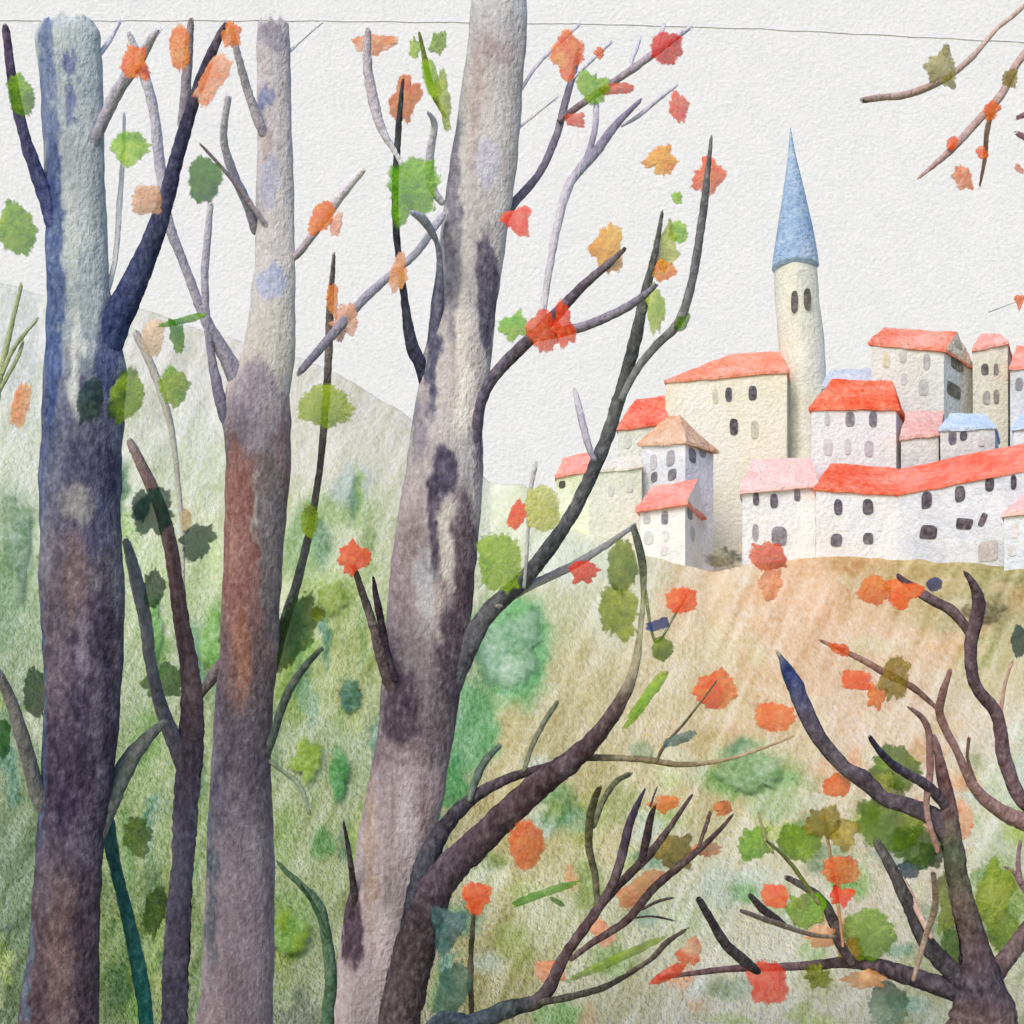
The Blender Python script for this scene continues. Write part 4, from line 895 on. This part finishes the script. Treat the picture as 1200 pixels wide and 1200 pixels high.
# pink roof house beside the long red one
h = house(915, 100.5, 'white house with a dusty pink roof and arched grey door')
b = block(h, (870, 100.5), (956, 100.5), (958, 107), 579, 571, ((882, 538, 103.5), (949, 536, 103.5)), WH, (240, 188, 182), (228, 230, 228), (242, 198, 192), out=0.6)
for w in [(886, 585, 7.5, 14, DKW), (907, 587, 9, 16, DKW), (934, 580, 7, 15, (118, 116, 124)), (885, 624, 7, 20, (160, 158, 166))]: window(h, b, *w)
window(h, b, 913, 629, 18, 23, (136, 134, 142), name='door')
# white house with the red roof in the middle
h = house(1005, 104, 'white house with a bright red hipped roof and six windows, right of the bell tower')
b = block(h, (951, 104), (1050, 104), (1061, 108), 481, 481, ((976, 444, 106), (1046, 446, 106)), WH, (240, 92, 58), (230, 232, 234), (244, 130, 100), out=0.45)
for w in [(969, 491, 6, 15, PW), (996, 491, 10, 17, (136, 134, 142)), (1023, 491, 10, 17, (130, 128, 138)), (970, 524, 11, 20, (208, 206, 212)), (993, 523, 7, 19, (202, 200, 206)), (1018, 526, 10.5, 19, (188, 186, 194))]: window(h, b, *w)
# long red-roofed building, two wings
h = house(1075, 99, 'long white house with a bending bright red roof along the front of the town')
b = block(h, (956, 99), (1054, 99), (1054, 105), 575, 581, ((974, 542, 102), (1056, 549, 102)), WH, (240, 86, 54), (230, 232, 232), (242, 122, 98), out=0.4)
for w in [(982, 594, 9.5, 18, DKW), (1017, 594, 12, 18, DKW), (980, 633, 13, 15, (112, 110, 118)), (1017, 631, 12, 13, (112, 110, 116))]: window(h, b, *w)
b2 = block(h, (1053, 98.9), (1236, 92), (1246, 97), 581, 546, ((1054, 549, 101.8), (1240, 512, 95)), (214, 221, 231), (236, 96, 72), (204, 211, 221), (242, 128, 110), out=0.35)  # right wing: shade painted into its wall colours, greyer than the front wing
for w in [(1086, 586, 12, 20, (96, 92, 102)), (1125, 579, 11.5, 20, (104, 100, 108)), (1160, 567, 10, 19, (88, 84, 94)), (1188, 565, 6.5, 17, (76, 72, 84))]: window(h, b2, *w)
for w in [(1088, 624, 20, 16), (1130, 614, 19, 13), (1152, 609, 8, 15)]: window(h, b2, w[0], w[1], w[2], w[3], (92, 86, 94), arch=False, rot=-0.2 if w[0] != 1152 else -0.4)
window(h, b2, 1158, 646, 23, 24, (186, 182, 182), arch=False, name='door')
# grey-blue roof behind
h = house(990, 112, 'small house with a misty grey blue roof behind the bright red hipped roof')
b = block(h, (964, 112), (1022, 112), (1026, 117), 456, 452, ((972, 434, 114.5), (1020, 431, 114.5)), (226, 230, 236), (196, 206, 220), None, (184, 196, 214))
# upper right big house
h = house(1070, 108, 'tall pale house with coral roof and cream gable, highest right of the tower')
b = block(h, (1021, 108), (1106, 107.4), (1141, 111.5), 404, 413, ((1036, 383, 110), (1122, 389, 109.5)), (226, 229, 228), (244, 146, 124), (216, 218, 212), (242, 124, 98), gable='r', gablec=(226, 224, 204), out=0.35)
for w in [(1038, 422, 8, 18, (208, 204, 178)), (1058, 417, 8, 18, (200, 202, 198)), (1086, 424, 8, 19, (172, 174, 174)), (1059, 444, 7, 14, (196, 198, 200)), (1082, 454, 11, 19, (178, 180, 182))]: window(h, b, *w)
for w in [(1121, 427, 14, 14, (136, 132, 118)), (1117, 457, 16, 15, (122, 120, 110)), (1122, 404, 9, 9, (190, 188, 168))]: window(h, b, *w, face='s', arch=False)
# next, dome-like pink roof
h = house(1160, 109, 'narrow cream house with a rounded pink roof, right of the cream gable')
b = block(h, (1140, 109), (1181, 109), (1186, 114), 413, 404, ((1148, 392, 111), (1172, 391, 111)), (224, 224, 210), (244, 160, 148), (216, 216, 200), (240, 140, 124))
for w in [(1154, 433, 8.5, 13, (110, 108, 106)), (1167, 433, 5.5, 14, (128, 126, 122)), (1156, 466, 9, 15, (164, 162, 156)), (1167.5, 465, 6, 16, (132, 130, 126))]: window(h, b, *w)
# rightmost
h = house(1210, 107, 'grey white house with a salmon roof, cut by the right edge')
b = block(h, (1184, 107), (1250, 106), (1256, 112), 434, 430, ((1192, 405, 109.5), (1246, 398, 109)), (212, 218, 224), (244, 154, 138), (200, 206, 214), (242, 140, 122))
for w in [(1194, 450, 9, 14, (146, 148, 154)), (1204, 448, 8, 14, (130, 132, 138))]: window(h, b, *w)
# dusty pink lean-to
h = house(1080, 103, 'grey plastered house with a dusty rose roof, squeezed behind the bending red roof')
b = block(h, (1056, 103), (1100, 103), (1104, 107), 516, 511, ((1062, 482, 105), (1106, 482, 105)), (220, 223, 224), (224, 172, 164), (208, 212, 212), (214, 160, 150), out=0.35)
# blue roof small house
h = house(1132, 102, 'small grey house with pale blue roof and two dark windows above the bending roof')
b = block(h, (1102, 102), (1166, 101.4), (1170, 105), 505, 503, ((1114, 484, 103.6), (1152, 484, 103.6)), (216, 220, 222), (178, 204, 236), (202, 206, 210), (190, 212, 240), out=0.3)
for w in [(1116, 512, 9, 19, (104, 104, 112)), (1129, 511, 8.5, 11, (88, 88, 98)), (1150, 516, 8, 14, (196, 196, 200))]: window(h, b, *w)
# blue roof at the edge
h = house(1215, 101, 'white house with a blue roof cut by the right edge')
b = block(h, (1188, 100), (1250, 99), (1254, 103), 504, 500, ((1198, 484, 101.5), (1246, 478, 101)), WH, (182, 206, 236), WH2, (170, 198, 232), out=0.3)
# bottom right pink
h = house(1215, 91, 'white house with a pale pink roof cut by the right edge, lowest in the town')
b = block(h, (1177, 91), (1262, 89), (1266, 94), 606, 598, ((1196, 580, 93), (1258, 562, 92.5)), WH, (244, 180, 172), WH2, (244, 196, 190), out=0.4, zb=17)
for w in [(1189, 621, 8, 18, (216, 212, 216)), (1186, 645, 9, 13, (206, 206, 208))]: window(h, b, *w)

# ruled pencil line high across the sky
pl = []
for i in range(160):
    x = -40 + i * 8.1
    y = np.interp(x, [-40, 350, 700, 900, 1250], [24, 24, 28, 34, 52]) + 0.8 * math.sin(i * 0.7) * random.random()
    dd = SR - ((x - 600) / F * SR / 900) ** 2 * 60 - 0.8
    pl.append((x, y, 1.0 + random.random() * 0.5, dd - 9.3, (172, 172, 176)))
ln = empty('pencil_line', at(600, 27, 420), 'thin ruled grey line running across the pale sky near the top', 'line')
tube('line', ln, pl, 10.0, seg=5, step=12, wob=0.0)

# ================================================================ light
w = bpy.data.worlds.new('World'); scene.world = w; w.use_nodes = True
nt = w.node_tree; nt.nodes.clear()
out = nt.nodes.new('ShaderNodeOutputWorld'); bg = nt.nodes.new('ShaderNodeBackground')
skt = nt.nodes.new('ShaderNodeTexSky'); skt.sky_type = 'NISHITA'; skt.sun_disc = False
EL, AZ = math.radians(42), math.radians(-152)
skt.sun_elevation = EL; skt.sun_rotation = AZ; skt.air_density = 1.0; skt.dust_density = 3.0
hs = nt.nodes.new('ShaderNodeHueSaturation'); hs.inputs['Saturation'].default_value = 1.8
nt.links.new(skt.outputs[0], hs.inputs['Color']); nt.links.new(hs.outputs[0], bg.inputs['Color'])
bg.inputs['Strength'].default_value = 0.15
nt.links.new(bg.outputs[0], out.inputs['Surface'])
sd = bpy.data.lights.new('sun', 'SUN'); sd.energy = 1.0; sd.angle = math.radians(32); sd.color = (0.97, 0.985, 1.0)
so = bpy.data.objects.new('sun', sd); COL.objects.link(so)
dirv = Vector((math.sin(AZ) * math.cos(EL), math.cos(AZ) * math.cos(EL), math.sin(EL)))
so.rotation_euler = (-dirv).to_track_quat('-Z', 'Y').to_euler()
so.location = dirv * 50

# ================================================================ camera and output
cd = bpy.data.cameras.new('camera'); cam = bpy.data.objects.new('camera', cd); COL.objects.link(cam)
cam.location = (0, 0, EYE); cam.rotation_euler = (math.radians(90), 0, 0)
cd.sensor_width = 36; cd.lens = F / 1200 * 36; cd.shift_y = (HZ - 600) / 1200; cd.clip_end = 6000; cd.clip_start = 0.1
scene.camera = cam
scene.view_settings.view_transform = 'Standard'; scene.view_settings.look = 'None'
scene.view_settings.exposure = 0.24; scene.view_settings.gamma = 1.0
scene.cycles.transparent_max_bounces = 24
scene.cycles.max_bounces = 6
